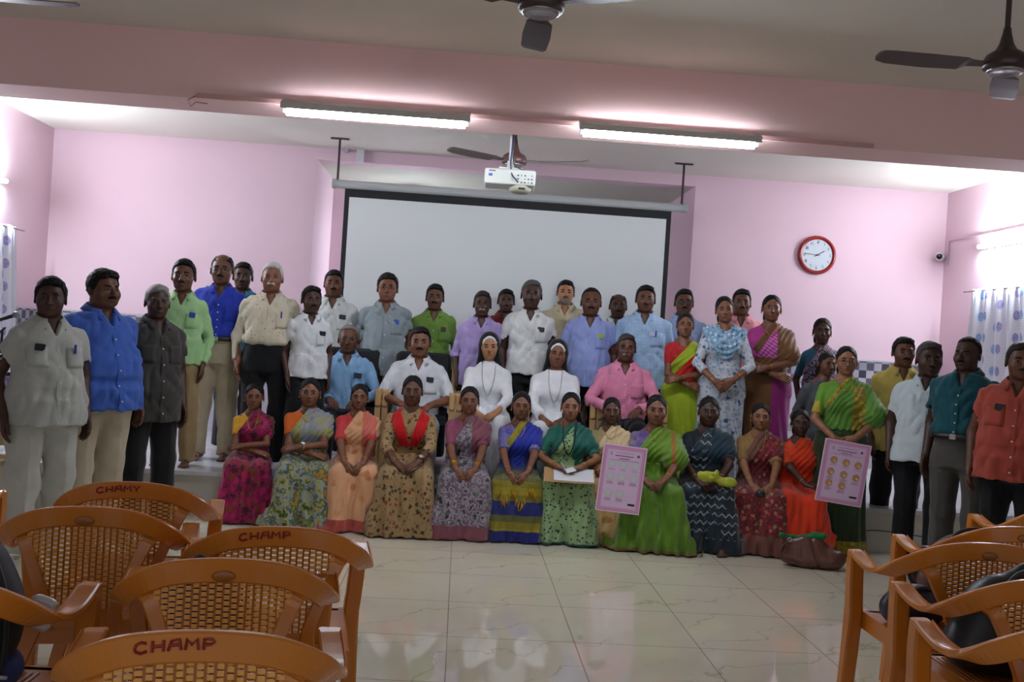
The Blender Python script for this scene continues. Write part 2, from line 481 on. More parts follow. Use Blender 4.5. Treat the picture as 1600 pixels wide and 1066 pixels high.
TOR_M = ([.74, .80, .88, .96, 1.03, 1.12, 1.22, 1.30, 1.345, 1.385, 1.42, 1.45],
         [.172, .174, .172, .165, .158, .158, .166, .168, .156, .129, .092, .066],
         [.116, .118, .118, .116, .113, .114, .117, .110, .098, .084, .070, .060])
TOR_F = ([.74, .80, .88, .96, 1.03, 1.10, 1.20, 1.28, 1.325, 1.365, 1.40, 1.43],
         [.175, .182, .178, .160, .143, .140, .146, .146, .130, .103, .074, .056],
         [.122, .126, .122, .113, .103, .101, .108, .100, .088, .074, .062, .052])
def torso(sp, off=0., z0=None, z1=None):
    zs, a, b = sp['tor']; zs = np.array(zs); w = sp['w']; bl = sp['belly']
    bump = np.exp(-((zs - 1.06) / .13) ** 2)
    A = np.array(a) * (1 + (w - 1) * np.clip((1.42 - zs) / .06, 0, 1)) + .35 * bl * bump; B = np.array(b) * (1 + (w - 1) * .9) + .55 * bl * bump
    cy = .008 - .5 * bl * bump
    f0 = zs[0] if z0 is None else z0; f1 = zs[-1] if z1 is None else z1
    zz = np.unique(np.concatenate([[f0, f1], zs[(zs > f0) & (zs < f1)]]))
    I = lambda q: np.interp(zz, zs, q)
    return loft(zz + sp['oz'], I(A), I(B), I(cy), off=off)
def bust(sp, g, off):
    if sp['sex'] == 'm': return
    for s in (-1, 1):
        g.add(ell((s * .066 * sp['w'], -.075 * sp['w'], 1.225 + sp['oz']), (.062 + off, .058 + off, .062 + off)), .05)

def head_geo(sp):
    """face features in the head's own frame; returns matrix of the head"""
    oz = sp['oz']; piv = Vector((0, .012, 1.455 + oz)); hs = sp['hs']
    Rm = Matrix.Rotation(math.radians(sp['hyaw']), 4, 'Z') @ Matrix.Rotation(math.radians(sp['htilt']), 4, 'Y') @ Matrix.Rotation(math.radians(sp['hpitch']), 4, 'X')
    M = Matrix.Translation(piv + Vector((0, -.006, -.034))) @ Rm @ Matrix.Scale(hs, 4) @ Matrix.Translation(-Vector((0, .012, 1.455)))
    return M
def build_head(sp, acc, root):
    oz = sp['oz']; M = head_geo(sp); Mi = M.inverted(); hs = sp['hs']; fw = sp['fw']; rnd = sp['rnd']; ft = sp['fat']
    jw = sp['jaw']; ns = sp['nose']
    g = Grid((-.185, -.15, 1.34), (.185, .13, 1.73), .0052)
    fem = sp['sex'] != 'm'
    g.add(ell((0, .012, 1.612), (.0760 * fw, .094, .088)))
    g.add(ell((0, -.026, 1.560), (.0665 * fw + .006 * ft, .066, .082)), .02)
    for s in (-1, 1): g.add(ell((s * (.033 + .004 * ft), -.056, 1.556), (.026 + .006 * ft, .026, .026 + .004 * ft)), .022)
    g.add(ell((0, -.040, 1.508), (.045 * jw + .009 * ft, .042, .024 + .005 * ft)), .025)
    g.add(ell((0, -.072, 1.494), (.017 * jw, .016, .014)), .018)
    g.add(cone((-.030, -.077, 1.606), (.030, -.077, 1.606), .0125), .016)
    for s in (-1, 1): g.sub(ell((s * .031, -.107, 1.586), (.0185, .0175, .0115)), .010)
    g.add(cone((0, -.091, 1.594), (0, -.114, 1.556), .0075, .0115 * ns), .009)
    for s in (-1, 1): g.add(ell((s * .0125 * ns, -.101, 1.552), (.0085 * ns, .010, .0075)), .006)
    g.add(ell((0, -.082, 1.527), (.027, .017, .016)), .015)
    for s in (-1, 1):
        g.add(ell((s * (.0785 * fw), .016, 1.576), (.009, .017, .030), Matrix.Rotation(s * .35, 3, 'Z')), .006)
        g.sub(ell((s * (.0895 * fw), .010, 1.580), (.006, .010, .017)), .003)
    def L(p): v = Mi @ Vector(p); return (v.x, v.y, v.z)
    nr = (.055 if not fem else .047) + .008 * ft
    g.add(cone(L((0, .020, 1.40 + oz)), (0, .014, 1.535), nr * 1.04 / hs, nr), .02)
    # upper chest under the collar
    for s in ((-1, 1) if sp['sex'] == 'f' else ()): g.add(cone(L((s * .02, .016, 1.395 + oz)), L((s * .125, .012, 1.335 + oz)), .045 / hs, .040 / hs), .05)
    g.add(cone(L((0, -.020, 1.30 + oz)), L((0, .004, 1.37 + oz)), .072 / hs, .055 / hs), .05)
    acc.put(g, M4(M))
    if sp['lod'] == 0: pass
    # eyes
    op = sp.get('eye_open', 1)
    for s in (-1, 1):
        e = bpy.data.objects.new('eye', eye_mesh()); COL.objects.link(e); e.parent = root
        e.matrix_local = M @ Matrix.Translation((s * .0315, -.0815, 1.5865)) @ Matrix.Rotation(s * .22, 4, 'Z') @ Matrix.Diagonal((1, 1, op, 1))
    th = .0042 if fem else .0056
    for s in (-1, 1):
        b = MB(); b.smooth = True; b.tube([M @ Vector((s * x, y, z)) for x, y, z in ((.014, -.0905, 1.6065), (.025, -.0915, 1.6085), (.038, -.0845, 1.6085), (.048, -.071, 1.602))], [th * .8 * hs, th * hs, th * .9 * hs, th * .3 * hs], 6)
        b.build('eyebrow', hair_mat(sp['brow']), root)
    # lips
    b = MB(); b.smooth = True; sm = sp['smile']; zl = 1.5265
    up = catmull([(-.0275, -.0835, zl + sm, .0014), (-.011, -.0965, zl + .004, .0034), (0, -.0990, zl + .0035, .0036), (.011, -.0965, zl + .004, .0034), (.0275, -.0835, zl + sm, .0014)], 3)
    lo = catmull([(-.026, -.0835, zl - .001 + sm, .0012), (-.010, -.0955, zl - .0045, .0038), (0, -.0975, zl - .006, .0046), (.010, -.0955, zl - .0045, .0038), (.026, -.0835, zl - .001 + sm, .0012)], 3)
    for q in (up, lo): b.tube([M @ Vector(p[:3]) for p in q], [p[3] * hs for p in q], 6)
    b.build('lips', plain('lip' + sp['tone'], shade(sp['lip'], 1), .45), root)
    if sp['smile'] > .002:
        b = MB(); b.tube([M @ Vector((x, -.0925 + abs(x) * .15, zl)) for x in (-.013, -.006, 0, .006, .013)], .0028 * hs, 6)
        b.build('teeth', plain('teeth', 'd8d2c8', .3), root)
    # moustache / beard
    if sp['moust']:
        mc, mt = sp['moust']; mt *= 1.22; b = MB(); b.smooth = True
        for s in (-1, 1):
            b.tube([M @ Vector((s * x, y, z)) for x, y, z in ((0, -.1005, 1.5395), (.010, -.1005, 1.5405), (.020, -.0935, 1.536), (.030, -.083, 1.528))], [.0048 * mt * hs, .0062 * mt * hs, .0052 * mt * hs, .0016 * mt * hs], 7)
        b.build('moustache', hair_mat(mc), root)
    if sp['beard']:
        g = Grid((-.09, -.12, 1.45), (.09, .03, 1.60), .005)
        g.add(ell((0, -.026, 1.560), (.063 * fw + .006 * ft, .070, .084))); g.add(ell((0, -.040, 1.508), (.043 * jw + .009 * ft, .046, .028)), .025)
        g.add(ell((0, -.072, 1.492), (.021 * jw, .021, .019)), .018); g.add(ell((0, -.082, 1.530), (.028, .0195, .018)), .015)
        g.clip(lambda X, Y, Z: np.maximum(Z - (1.543 - np.clip(-(Y + .05), 0, .05) * .35 + np.clip(np.abs(X) - .030, 0, .04) * 1.1), Y + .0), .004)
        g.sub(ell((0, -.100, 1.526), (.026, .02, .009)), .004)
        g.disp(lambda X, Y, Z: vnoise(X * 150, Y * 150, Z * 150) * .0012)
        Acc().put(g, M4(M)).build('beard', hair_mat(sp['beard']), root)
    # hair
    ht = sp['hair']; hc = sp['haircol']
    g = Grid((-.13, -.14, 1.44), (.13, .18, 1.75), .0056)
    def zc_m(Y, X): return np.interp(Y, [-.10, -.074, -.045, -.022, .004, .034, .05, .12], [1.672, 1.664, 1.636, 1.582, 1.578, 1.596, 1.545, 1.535]) + .22 * np.clip(np.abs(X) - .024, 0, .03) * (Y < -.035)
    def zc_f(Y, X): return np.interp(Y, [-.12, -.085, -.062, -.038, -.010, .02, .12], [1.688, 1.680, 1.655, 1.610, 1.568, 1.545, 1.50]) - .50 * np.clip(np.abs(X) - .015, 0, 1) * (Y < -.05)
    if ht in ('short', 'receding', 'bald', 'full'):
        t = {'short': .0085, 'receding': .0070, 'bald': .006, 'full': .0125}[ht]
        g.add(ell((0, .014, 1.614), (.0735 * fw + t, .096 + t * .9, .088 + t * (1.3 if ht == 'full' else 1.1))))
        if ht in ('short', 'full'): g.add(ell((.010, -.045, 1.672 + t * .3), (.052 * fw, .034, .028)), .02)
        g.clip(lambda X, Y, Z: zc_m(Y, X) + .006 * vnoise(X * 60 + sp['seed'], Y * 60, Z * 0) - Z, .006)
        if ht == 'receding': g.clip(lambda X, Y, Z: zc_m(Y - .030, X) + .006 + .004 * vnoise(X * 60, Y * 60, Z * 0) - Z, .006)
        if ht == 'bald': g.sub(ell((0, -.03, 1.72), (.062, .11, .075)), .01)
        am = .0045 if ht == 'full' else .0028
        g.disp(lambda X, Y, Z: vnoise(X * 95 + sp['seed'], Y * 95, Z * 95) * am)
        Acc().put(g, M4(M)).build('hair', hair_mat(hc), root)
    elif ht == 'bun':
        g.add(ell((0, .016, 1.616), (.0735 * fw + .007, .101, .093)))
        g.add(ell((0, .10, 1.550), (.046, .036, .046)), .02); g.add(ell((0, .072, 1.515), (.064, .045, .075)), .03)
        g.clip(lambda X, Y, Z: np.where(Y > .03, 1.47 - Z, zc_f(Y, X) - Z), .008)
        g.disp(lambda X, Y, Z: .0035 * np.exp(-(X / .006) ** 2) * (Z > 1.64) * (Y < .05) + vnoise(X * 40, Y * 120 + sp['seed'], Z * 60) * .0016)
        Acc().put(g, M4(M)).build('hair', hair_mat(hc, .38), root)
    elif ht == 'veil':
        g.add(ell((0, .018, 1.614), (.0735 * fw + .013, .106, .101)))
        g.clip(lambda X, Y, Z: zc_f(Y, X) - .03 * (Y > -.03) - Z, .006)
        g.clip(lambda X, Y, Z: Y - .02)
        Acc().put(g, M4(M)).build('headband', cloth('d9dadd', rough=.7), root)
        g = Grid((-.22, -.12, 1.22), (.22, .24, 1.76), .0075)
        g.add(ell((0, .024, 1.616), (.0735 * fw + .020, .108, .106)))
        g.add(loft([1.24, 1.34, 1.42, 1.50, 1.60], [.165, .15, .115, .098, .088], [.06, .075, .075, .075, .08], [.10, .085, .062, .05, .04]), .03)
        g.clip(lambda X, Y, Z: (-.080 + .35 * np.clip(1.60 - Z, 0, .25) + .03 * (np.abs(X) < 0)) - Y, .006)
        g.sub(ell((0, -.03, 1.570), (.070, .090, .104)), .01)
        g.disp(lambda X, Y, Z: .004 * np.sin(X * 90) * np.clip((1.5 - Z) * 6, 0, 1))
        Acc().put(g, M4(M)).build('veil', cloth('0b0b0e', rough=.8), root)
    # small things worn on the head
    if sp['bindi']:
        b = MB(); b.smooth = True; b.ball(M @ Vector((0, -.0885, 1.613)), .0042 * hs, 8); b.build('bindi', plain('bindi' + sp['bindi'], sp['bindi'], .5), root)
    if sp['earring']:
        for s in (-1, 1):
            b = MB(); b.smooth = True; b.ball(M @ Vector((s * (.082 * fw), .004, 1.548)), (.006 * hs, .005 * hs, .009 * hs), 8); b.build('earring', GOLD(), root)
    if sp['glasses']:
        b = MB(); b.smooth = True; r = .0017
        for s in (-1, 1):
            b.tube([M @ Vector((s * .033 + .0215 * math.cos(a), -.1045 + abs(s * .033 + .0215 * math.cos(a)) * .12, 1.582 + .0165 * math.sin(a))) for a in [i * math.pi / 7 for i in range(14)]], r * hs, 5, closed=True)
            b.tube([M @ Vector(p) for p in ((s * .0545, -.098, 1.588), (s * .078 * fw, -.06, 1.588), (s * .080 * fw, .01, 1.588))], r * hs, 5)
        b.tube([M @ Vector(p) for p in ((-.012, -.1035, 1.585), (0, -.106, 1.588), (.012, -.1035, 1.585))], r * hs, 5)
        gl = b.build('spectacles', plain('frame' + sp['glasses'], sp['glasses'], .35), root)
        if sp['glasses'] in ('14100e',):
            b = MB()
            for s in (-1, 1): b.box(M @ Vector((s * .033, -.0995, 1.582)), (.038 * hs, .001, .028 * hs), (M.to_3x3()).normalized())
            b.build('lens', plain('dark_lens', '16130f', .5), gl)
    if sp['flowers']:
        b = MB(); b.smooth = True
        for i in range(9):
            a = i * .7; b.ball(M @ Vector((-.084 + .010 * math.cos(a * 2), .03 + .012 * math.sin(a), 1.585 - i * .009)), .009, 6)
        b.build('flower_garland', plain('jasmine', 'd9d6cf', .7), root)
    return M

def hand_prims(W, d, n, sgn, curl=.35, sc=1.0):
    d = nrm(d); n = np.array(n, float); n = nrm(n - d * (n @ d)); t = -sgn * np.cross(d, n)
    out = []; offs = [.028, .0095, -.0095, -.027]; lens = [.070, .079, .073, .057]
    for o, ln in zip(offs, lens):
        k = W + (d * .083 + t * o - n * .002) * sc; b = W + (d * .012 + t * o * .62) * sc
        out.append((cone(b, k, .0135 * sc, .0118 * sc), .012))
        c1 = curl * .8; c2 = curl * 1.9; c3 = curl * 2.8
        p1 = k + (d * math.cos(c1) + n * math.sin(c1)) * ln * .46 * sc + t * o * .12
        p2 = p1 + (d * math.cos(c2) + n * math.sin(c2)) * ln * .32 * sc
        p3 = p2 + (d * math.cos(c3) + n * math.sin(c3)) * ln * .24 * sc
        out += [(cone(k, p1, .0102 * sc, .0090 * sc), .004), (cone(p1, p2, .0090 * sc, .0082 * sc), .002), (cone(p2, p3, .0082 * sc, .0070 * sc), .002)]
    a = W + (d * .020 + t * .022 + n * .004) * sc; b = a + (d * .036 + t * .022 + n * .008) * sc; c = b + (d * .030 + t * .006 + n * .008) * sc; e = c + (d * .022 - t * .002 + n * .008) * sc
    out += [(cone(a, b, .0150 * sc, .0120 * sc), .010), (cone(b, c, .0115 * sc, .0098 * sc), .003), (cone(c, e, .0098 * sc, .0075 * sc), .002)]
    return out

def arms_of(sp):
    """per side: shoulder, elbow, wrist, hand direction, palm normal, curl"""
    oz = sp['oz']; w = sp['w']; fem = sp['sex'] != 'm'; res = {}
    sx = (.142 if fem else .159) * (1 + (w - 1) * .8); sz = (1.318 if fem else 1.326) + oz
    aw = sp['tor'][1][3] * w + .35 * sp['belly']
    for s in (-1, 1):
        ap = sp['arms']; ap = ap[0 if s < 0 else 1] if isinstance(ap, (tuple, list)) else ap
        S = V3(s * sx, .012, sz); pole = V3(s * .55, .6, -.3); curl = .35
        if ap == 'side': W = V3(s * (max(sx, aw) + .034), -.035, .855 + oz); d = V3(s * .02, -.12, -1); n = V3(-s, -.25, 0); pole = V3(s * .5, 1, 0); curl = .30
        elif ap == 'behind': W = V3(s * .10, .17, .93 + oz); d = V3(-s * .8, 0, -.5); n = V3(0, 1, 0); pole = V3(s, .5, 0)
        elif ap == 'clasp': W = V3(s * .080, -.225 - sp['belly'] * .6 - (.012 if s > 0 else 0), .945 + oz + (.01 if s > 0 else -.01)); d = V3(-s * .75, -.12, -.62); n = V3(-s * .3, .9, -.1); pole = V3(s * 1, .35, -.2); curl = .5
        elif ap == 'fold': W = V3(-s * .045, -.235 - sp['belly'] * .6 - (.03 if s > 0 else 0), 1.01 + oz + (.03 if s > 0 else -.03)); d = V3(-s * 1, .12, -.25); n = V3(0, .9, -.3); pole = V3(s * 1, .2, -.3); curl = .3
        elif ap == 'lap': W = V3(s * .085, -.39 - (.015 if s > 0 else 0), .185 + (.012 if s > 0 else -.004)); d = V3(-s * .72, -.5, -.38); n = V3(-s * .25, .15, -1); pole = V3(s * .9, .5, -.2); curl = .5
        elif ap == 'laplow': W = V3(s * .075, -.43 - (.01 if s > 0 else 0), .150); d = V3(-s * .40, -.55, -.75); n = V3(-s * .5, .6, -.4); pole = V3(s * .9, .5, -.2); curl = .5
        elif ap == 'knees': W = V3(s * .115, -.30, .245); d = V3(-s * .35, -.9, -.2); n = V3(0, 0, -1); pole = V3(s * .9, .5, -.2); curl = .25
        elif ap == 'lapfold': W = V3(-s * .055, -.285 - (.03 if s > 0 else 0), .235 + (.035 if s > 0 else -.025)); d = V3(-s * 1, -.12, -.18); n = V3(0, .5, -.8); pole = V3(s * 1, .3, -.3); curl = .25
        elif ap == 'write': W = V3(s * .10, -.35, .238); d = V3(-s * .75, -.55, -.15); n = V3(0, -.1, -1); pole = V3(s * 1, .4, -.3); curl = .55
        elif isinstance(ap, dict):
            W = V3(*ap['W']); d = V3(*ap['d']); n = V3(*ap['n']); pole = V3(*ap.get('pole', (s, .4, -.3))); curl = ap.get('curl', .4)
        E, W = ik(S, W, .275, .245, pole)
        res[s] = (S, E, W, d, n, curl)
    return res

def build_person(**kw):
    sp = dict(sex='m', pose='stand', w=1., belly=0., tone='4a2f24', hair='short', haircol='0d0b0b', moust=None, beard=None, glasses=None,
              bindi=None, earring=False, flowers=False, smile=0., fat=0., hyaw=0, hpitch=0, htilt=0, arms='side', rot=None, lod=1,
              sleeve='short', tuck=False, belt=None, feet=None, sn=1.0, hide_low=False, hp=None, dx=0.)
    sp.update(kw); px, top, Y = sp['px'], sp['top'], sp['Y']
    seed = int(px * 7 + top); rnd = random.Random(seed); sp['rnd'] = rnd; sp['seed'] = seed % 97
    fem = sp['sex'] != 'm'; sp['tor'] = TOR_F if fem else TOR_M
    sp.setdefault('brow', '0d0b0b' if sp['haircol'] < '555555' or fem else '4a4644')
    sp['fw'] = sp.get('fw', (.985 if fem else 1.0) * rnd.uniform(.97, 1.04)); sp['jaw'] = (.88 if fem else 1.05) * rnd.uniform(.93, 1.07); sp['nose'] = rnd.uniform(.9, 1.08) * (.9 if fem else 1.08)
    sp.setdefault('lip', shade(sp['tone'], .82) if not fem else '6a322e')
    p = at(px, top, Y); base = sp['base']
    if sp['pose'] == 'stand': sp['oz'] = 0.; H = 1.671
    else: sp['oz'] = -.82 if not fem else -.845; H = 1.671 + sp['oz']
    s = (p.z - base) / H
    if sp['pose'] == 'sit': s = sp.get('s', .97); base = p.z - H * s
    depth = (p - Vector((0, 0, CAM_H))).dot(F0)
    sp['hs'] = 1.0 if not sp['hp'] else max(.92, min(1.22, sp['hp'] * depth / FPX / (.232 * s)))
    # keep the top of the head where it belongs when the head is scaled
    s = s * H / (H + .25 * (sp['hs'] - 1)) if sp['pose'] != 'sit' else s
    if sp['pose'] == 'sit': base = p.z - (H + .25 * (sp['hs'] - 1)) * s
    rot = sp['rot'] if sp['rot'] is not None else -math.degrees(math.atan2(p.x, Y)) * .7
    root = empty('person', (p.x + sp['dx'], Y, base), math.radians(rot), sp['label'], 'person', sp.get('group'), s)
    sp['s'] = s; sp['root'] = root; flo = -base / s if sp['pose'] != 'stand' else 0.
    sp['flo'] = (-base + (0 if sp['pose'] == 'sitlow' else sp.get('stage', .33))) / s if sp['pose'] != 'stand' else 0.
    oz = sp['oz']; arms = arms_of(sp)
    A = Acc(); M = build_head(sp, A, root); sp['M'] = M
    # body core and limbs
    g = Grid((-.36, -.75, -1.0), (.36, .3, 1.5 + oz), .02) if sp['pose'] != 'stand' else Grid((-.32, -.22, 0.02), (.32, .22, 1.45), .02)
    g.add(torso(sp, -.028, .80, 1.38))
    seat = sp['pose'] != 'stand'
    if seat:
        kz = .035 if sp['pose'] == 'sitlow' else .05
        sp['kz'] = kz
        for q in (-1, 1):
            g.add(cone((q * .08, 0, .085), (q * .10, -.40, kz), .055, .045), .02); g.add(cone((q * .10, -.40, kz), (q * .11, -.42, sp['flo'] + .08), .04, .03), .01)
    else:
        for q in (-1, 1): g.add(cone((q * .085, 0, .84), (q * .095, 0, .47), .06, .045), .02); g.add(cone((q * .095, 0, .47), (q * .10, .01, .08), .045, .035), .01)
    A.put(g)
    af = .88 if fem else 1.0; af *= (1 + (sp['w'] - 1) * .6)
    sl = sp['sleeve']; t0 = {'short': (.36 if sp['sex'] != 'm' else .52), 'half': .72, 'elbow': .88, 'rolled': 1.04, 'long': 1.86, 'three': 1.36, 'tiny': .3}[sl]
    for q, (S, E, W, d, n, curl) in arms.items():
        if sp['arms'] == 'hidden': continue
        lo = np.minimum(np.minimum(S, E), W) - .07; hi = np.maximum(np.maximum(S, E), W) + .07
        g = Grid(lo, hi, .0085)
        g.add(cone(S, E, .024, .022)); g.add(cone(E, W, .022, .020))
        if t0 < 1: g.add(cone(S, E, .047 * af, .039 * af, clip0=t0))
        g.add(cone(E, W, .039 * af, .0265 * af, clip0=max(0, t0 - 1) if t0 > 1 else None), .012)
        A.put(g)
        hd = nrm(d); sc = .95 if fem else 1.05; C = W + hd * .09
        g = Grid(C - .14, C + .14, .0048)
        for pr, k in hand_prims(W, d, n, q, curl, sc): g.add(pr, k, .02)
        g.add(cone(W + nrm(E - W) * .04, W + hd * .015, .0275 * af, .0255 * af), .015)
        A.put(g)
    if sp['feet']:
        for q in (-1, 1):
            fx, fy, fz = (q * .11, -.47, sp['flo']) if seat else (q * .10, 0.0, 0.)
            g = Grid((fx - .07, fy - .22, fz), (fx + .07, fy + .08, fz + .16), .007)
            g.add(cone((fx, fy + .03, fz + .12), (fx, fy + .03, fz + .04), .036, .034)); g.add(cone((fx, fy + .03, fz + .035), (fx + q * .012, fy - .13, fz + .026), .034, .030), .03)
            for i in range(5): g.add(cone((fx + q * .012 + (i - 2) * .016, fy - .14, fz + .018), (fx + q * .014 + (i - 2) * .018, fy - .185 + .008 * (abs(i * q - 2 * q + 2)), fz + .013), .0115, .0095), .008)
            if sp['feet'] == 'bare': A.put(g)
            else:
                g.disp(lambda X, Y, Z: -.006 + 0 * X); Acc().put(g).build('shoe', plain('shoe' + sp['feet'], sp['feet'], .45), root)
    A.build('body', skin_mat(sp['tone']), root)
    return root, sp, arms

def front(g, x, z):
    """front surface (towards -Y) of a grid shape at x,z"""
    fx = (x - g.lo[0]) / g.res; fz = (z - g.lo[2]) / g.res
    i = int(max(0, min(g.n[0] - 2, math.floor(fx)))); k = int(max(0, min(g.n[2] - 2, math.floor(fz)))); fx -= i; fz -= k; r = 0; wsum = 0
    for a, wa in ((0, 1 - fx), (1, fx)):
        for b, wb in ((0, 1 - fz), (1, fz)):
            col = g.v[i + a, :, k + b]; ins = np.nonzero(col < 0)[0]
            if len(ins) == 0: continue
            j = ins[0]; t = 0
            if j > 0: t = col[j - 1] / (col[j - 1] - col[j] + 1e-9); j = j - 1
            r += (g.lo[1] + (j + t) * g.res) * wa * wb; wsum += wa * wb
    return r / wsum if wsum > .2 else None
def patch(g, x0, x1, z0, z1, name, mat, parent, off=.006, th=.003, nx=4, nz=4, skew=0):
    """small cloth patch lying on the front of a garment"""
    b = MB(); vs = []
    for layer in (0, 1):
        for k in range(nz + 1):
            for i in range(nx + 1):
                x = x0 + (x1 - x0) * i / nx; z = z0 + (z1 - z0) * k / nz + skew * (x - x0); y = front(g, x, z)
                if y is None: return None
                vs.append((x, y - off + layer * (th + off * .8), z))
    m = (nx + 1) * (nz + 1); fs = []
    for k in range(nz):
        for i in range(nx):
            a = k * (nx + 1) + i; fs.append((a, a + 1, a + nx + 2, a + nx + 1)); fs.append((m + a, m + a + nx + 1, m + a + nx + 2, m + a + 1))
    edge = [i for i in range(nx)] + [k * (nx + 1) + nx for k in range(nz)] + [nz * (nx + 1) + i for i in range(nx, 0, -1)] + [k * (nx + 1) for k in range(nz, 0, -1)]
    for a, c in zip(edge, edge[1:] + edge[:1]): fs.append((c, a, m + a, m + c))
    b.add(vs, fs); b.sm = [True] * len(b.f)
    return b.build(name, mat, parent)
def crumple(sp, amp=1.0):
    sd = sp['seed'] * 1.7
    def F(X, Y, Z):
        u = vnoise(X * 7 + sd, Y * 7, Z * 10 + X * 7) ; v = vnoise(X * 17 + sd, Y * 14 + 5, Z * 9 - X * 9); w = vnoise(X * 5 + 3, Y * 5, Z * 5 + sd)
        return amp * (.008 * (1 - 2 * np.abs(u)) + .008 * (1 - 2 * np.abs(v)) + .004 * w - .004)
    return F

def sleeves(sp, arms, g, kind, r0=.057, r1=.054, k=.028):
    for q, (S, E, W, d, n, curl) in arms.items():
        fat = (1 + (sp['w'] - 1) * .6); a, b = r0 * fat, r1 * fat; sh = V3(q * .055, .014, S[2] + .040)
        g.add(cone(sh, S + V3(-q * .01, 0, -.004), .050 * fat, a * .96), .03)
        if kind in ('short', 'tiny'):
            c = .62 if kind == 'short' else .42
            g.add(cone(S, E, a, b * (1.05 if sp['sex'] == 'm' else .92), clip1=c), k)
            if sp['sex'] == 'm': g.sub(cone(S + (E - S) * (c - .03), E + (E - S) * .3, b * .98))
        elif kind in ('half', 'elbow'):
            c = .84 if kind == 'half' else .97
            g.add(cone(S, E, a, b * .95, clip1=c), k)
        else:
            g.add(cone(S, E, a, b * .88), k)
            c = {'rolled': .18, 'long': .97, 'three': .45}[kind]; rr = b * .88
            if kind == 'rolled':
                g.add(cone(E, W, rr, rr * .92, clip1=c), .01); g.add(cone(E, W, rr * 1.10, rr * 1.05, clip0=-.02, clip1=c))
            else:
                g.add(cone(E, W, rr, .040 * fat, clip1=c), .01)
                if kind == 'long': g.add(cone(E, W, rr, .041 * fat + .002, clip0=.82, clip1=c + .01))

def collar(sp, root, mat, ztop=1.464, open_=26, leaf=.036, spread=0., front_dz=.0):
    oz = sp['oz']; b = MB(); b.smooth = True; pts = []; n = 22; sc = (1 + sp['fat'] * .12) * (1 if sp['sex'] == 'm' else .88)
    vs = []
    for i in range(n + 1):
        th = math.radians(open_ + (360 - 2 * open_) * i / n); fr = (1 + math.cos(th)) / 2  # 1 at front
        dx, dy = math.sin(th), -math.cos(th); z = ztop + .010 - .050 * fr ** 1.3 + oz + front_dz
        r = (.063 + .010 * fr) * sc; e = min(i, n - i); pt = max(0, 1 - e / 3.2)
        R = r + .036 + .012 * pt * (1 + spread); zb = z - leaf * (1 + .75 * pt)
        c = (0, .016)
        for (rr, zz) in ((r - .002, z - .035), (r, z), (r + .006, z + .003), (R + .002, zb), (R - .005, zb + .002), (r + .003, z - .006)):
            vs.append((c[0] + dx * rr, c[1] + dy * rr * 1.05, zz))
    fs = []
    for i in range(n):
        for k in range(6):
            l = (k + 1) % 6; fs.append((i * 6 + k, i * 6 + l, (i + 1) * 6 + l, (i + 1) * 6 + k))
    fs += [tuple(range(5, -1, -1)), tuple(range(n * 6, n * 6 + 6))]
    b.add(vs, fs); return b.build('collar', mat, root)

def shirt(sp, arms, root, mat, name='shirt', hem=.77, vneck=.10, pocket=True, pocket2=False, btn='d8d8d0', col=True, belt=None, fold=1.0):
    oz = sp['oz']; w = sp['w']; tuck = sp['tuck']
    seat = sp['pose'] != 'stand'
    z0 = (.99 if tuck else hem) if not seat else .84
    ext = max(abs(v[i][0]) for v in arms.values() for i in (0, 1, 2)) + .09
    g = Grid((-ext, -.42 - sp['belly'], min([z0 + oz - .03] + [v[2][2] - .05 for v in arms.values()])), (ext, .26, 1.50 + oz), .0088)
    g.add(torso(sp, .012, z0 - .03, 1.422))
    if not tuck and not seat: g.add(loft([z0 - .03 + oz, .95 + oz, 1.05 + oz], [.196 * w + .2 * sp['belly'], .184 * w + .3 * sp['belly'], .165 * w], [.148 * w + .45 * sp['belly'], .138 * w + .5 * sp['belly'], .12 * w], [.0 - .35 * sp['belly']] * 2 + [0]), .04)
    sleeves(sp, arms, g, sp['sleeve'])
    g.clip(lambda X, Y, Z: np.where(np.abs(X) < .2 * w + .3 * sp['belly'], (z0 + oz) - Z, -1.), .0)
    g.disp(crumple(sp, fold))
    if tuck: g.disp(lambda X, Y, Z: -.010 * np.exp(-((Z - oz - 1.05) / .04) ** 2) + .02 * np.clip((1.02 - (Z - oz)) / .03, 0, 1) * (np.abs(X) < .25))
    # neck opening
    g.sub(cone((0, .018, 1.40 + oz), (0, .016, 1.56 + oz), .054 * (1 + sp['fat'] * .1), .060), .004)
    zt = 1.425 + oz
    if vneck: g.clip(lambda X, Y, Z: np.where((Y < -.0) & (Z > zt - vneck), (.045 * np.clip((Z - (zt - vneck)) / vneck, 0, 1.2) - np.abs(X)), -1.), .0)
    Acc().put(g).build(name, mat, root); sp['g'] = g
    if col: collar(sp, root, mat)
    # placket with buttons
    b = MB(); zz = np.linspace(z0 + oz + .012, zt - vneck - .003, 22); L = []
    for z in zz:
        y = front(g, .006, z)
        if y is not None: L.append((z, y))
    if len(L) > 4:
        vs = []
        for z, y in L:
            for x, dy in ((-.011, .004), (-.011, -.0035), (.019, -.0035), (.019, .004)): vs.append((x, y + dy, z))
        fs = [(i * 4 + k, i * 4 + (k + 1) % 4, i * 4 + 4 + (k + 1) % 4, i * 4 + 4 + k) for i in range(len(L) - 1) for k in range(4)]
        b.add(vs, fs); b.cur = 1; b.smooth = True
        for j in range(2, len(L), 4): b.ball((.004, L[j][1] - .005, L[j][0]), (.006, .003, .006), 8)
        b.build('button_placket', [mat, plain('button' + btn, btn, .4)], root)
    for q, on in ((1, pocket), (-1, pocket2)):
        if on: patch(g, *sorted((q * .050 * w, q * .145 * w)), 1.145 + oz, 1.265 + oz, 'chest_pocket', mat, root)
    return g
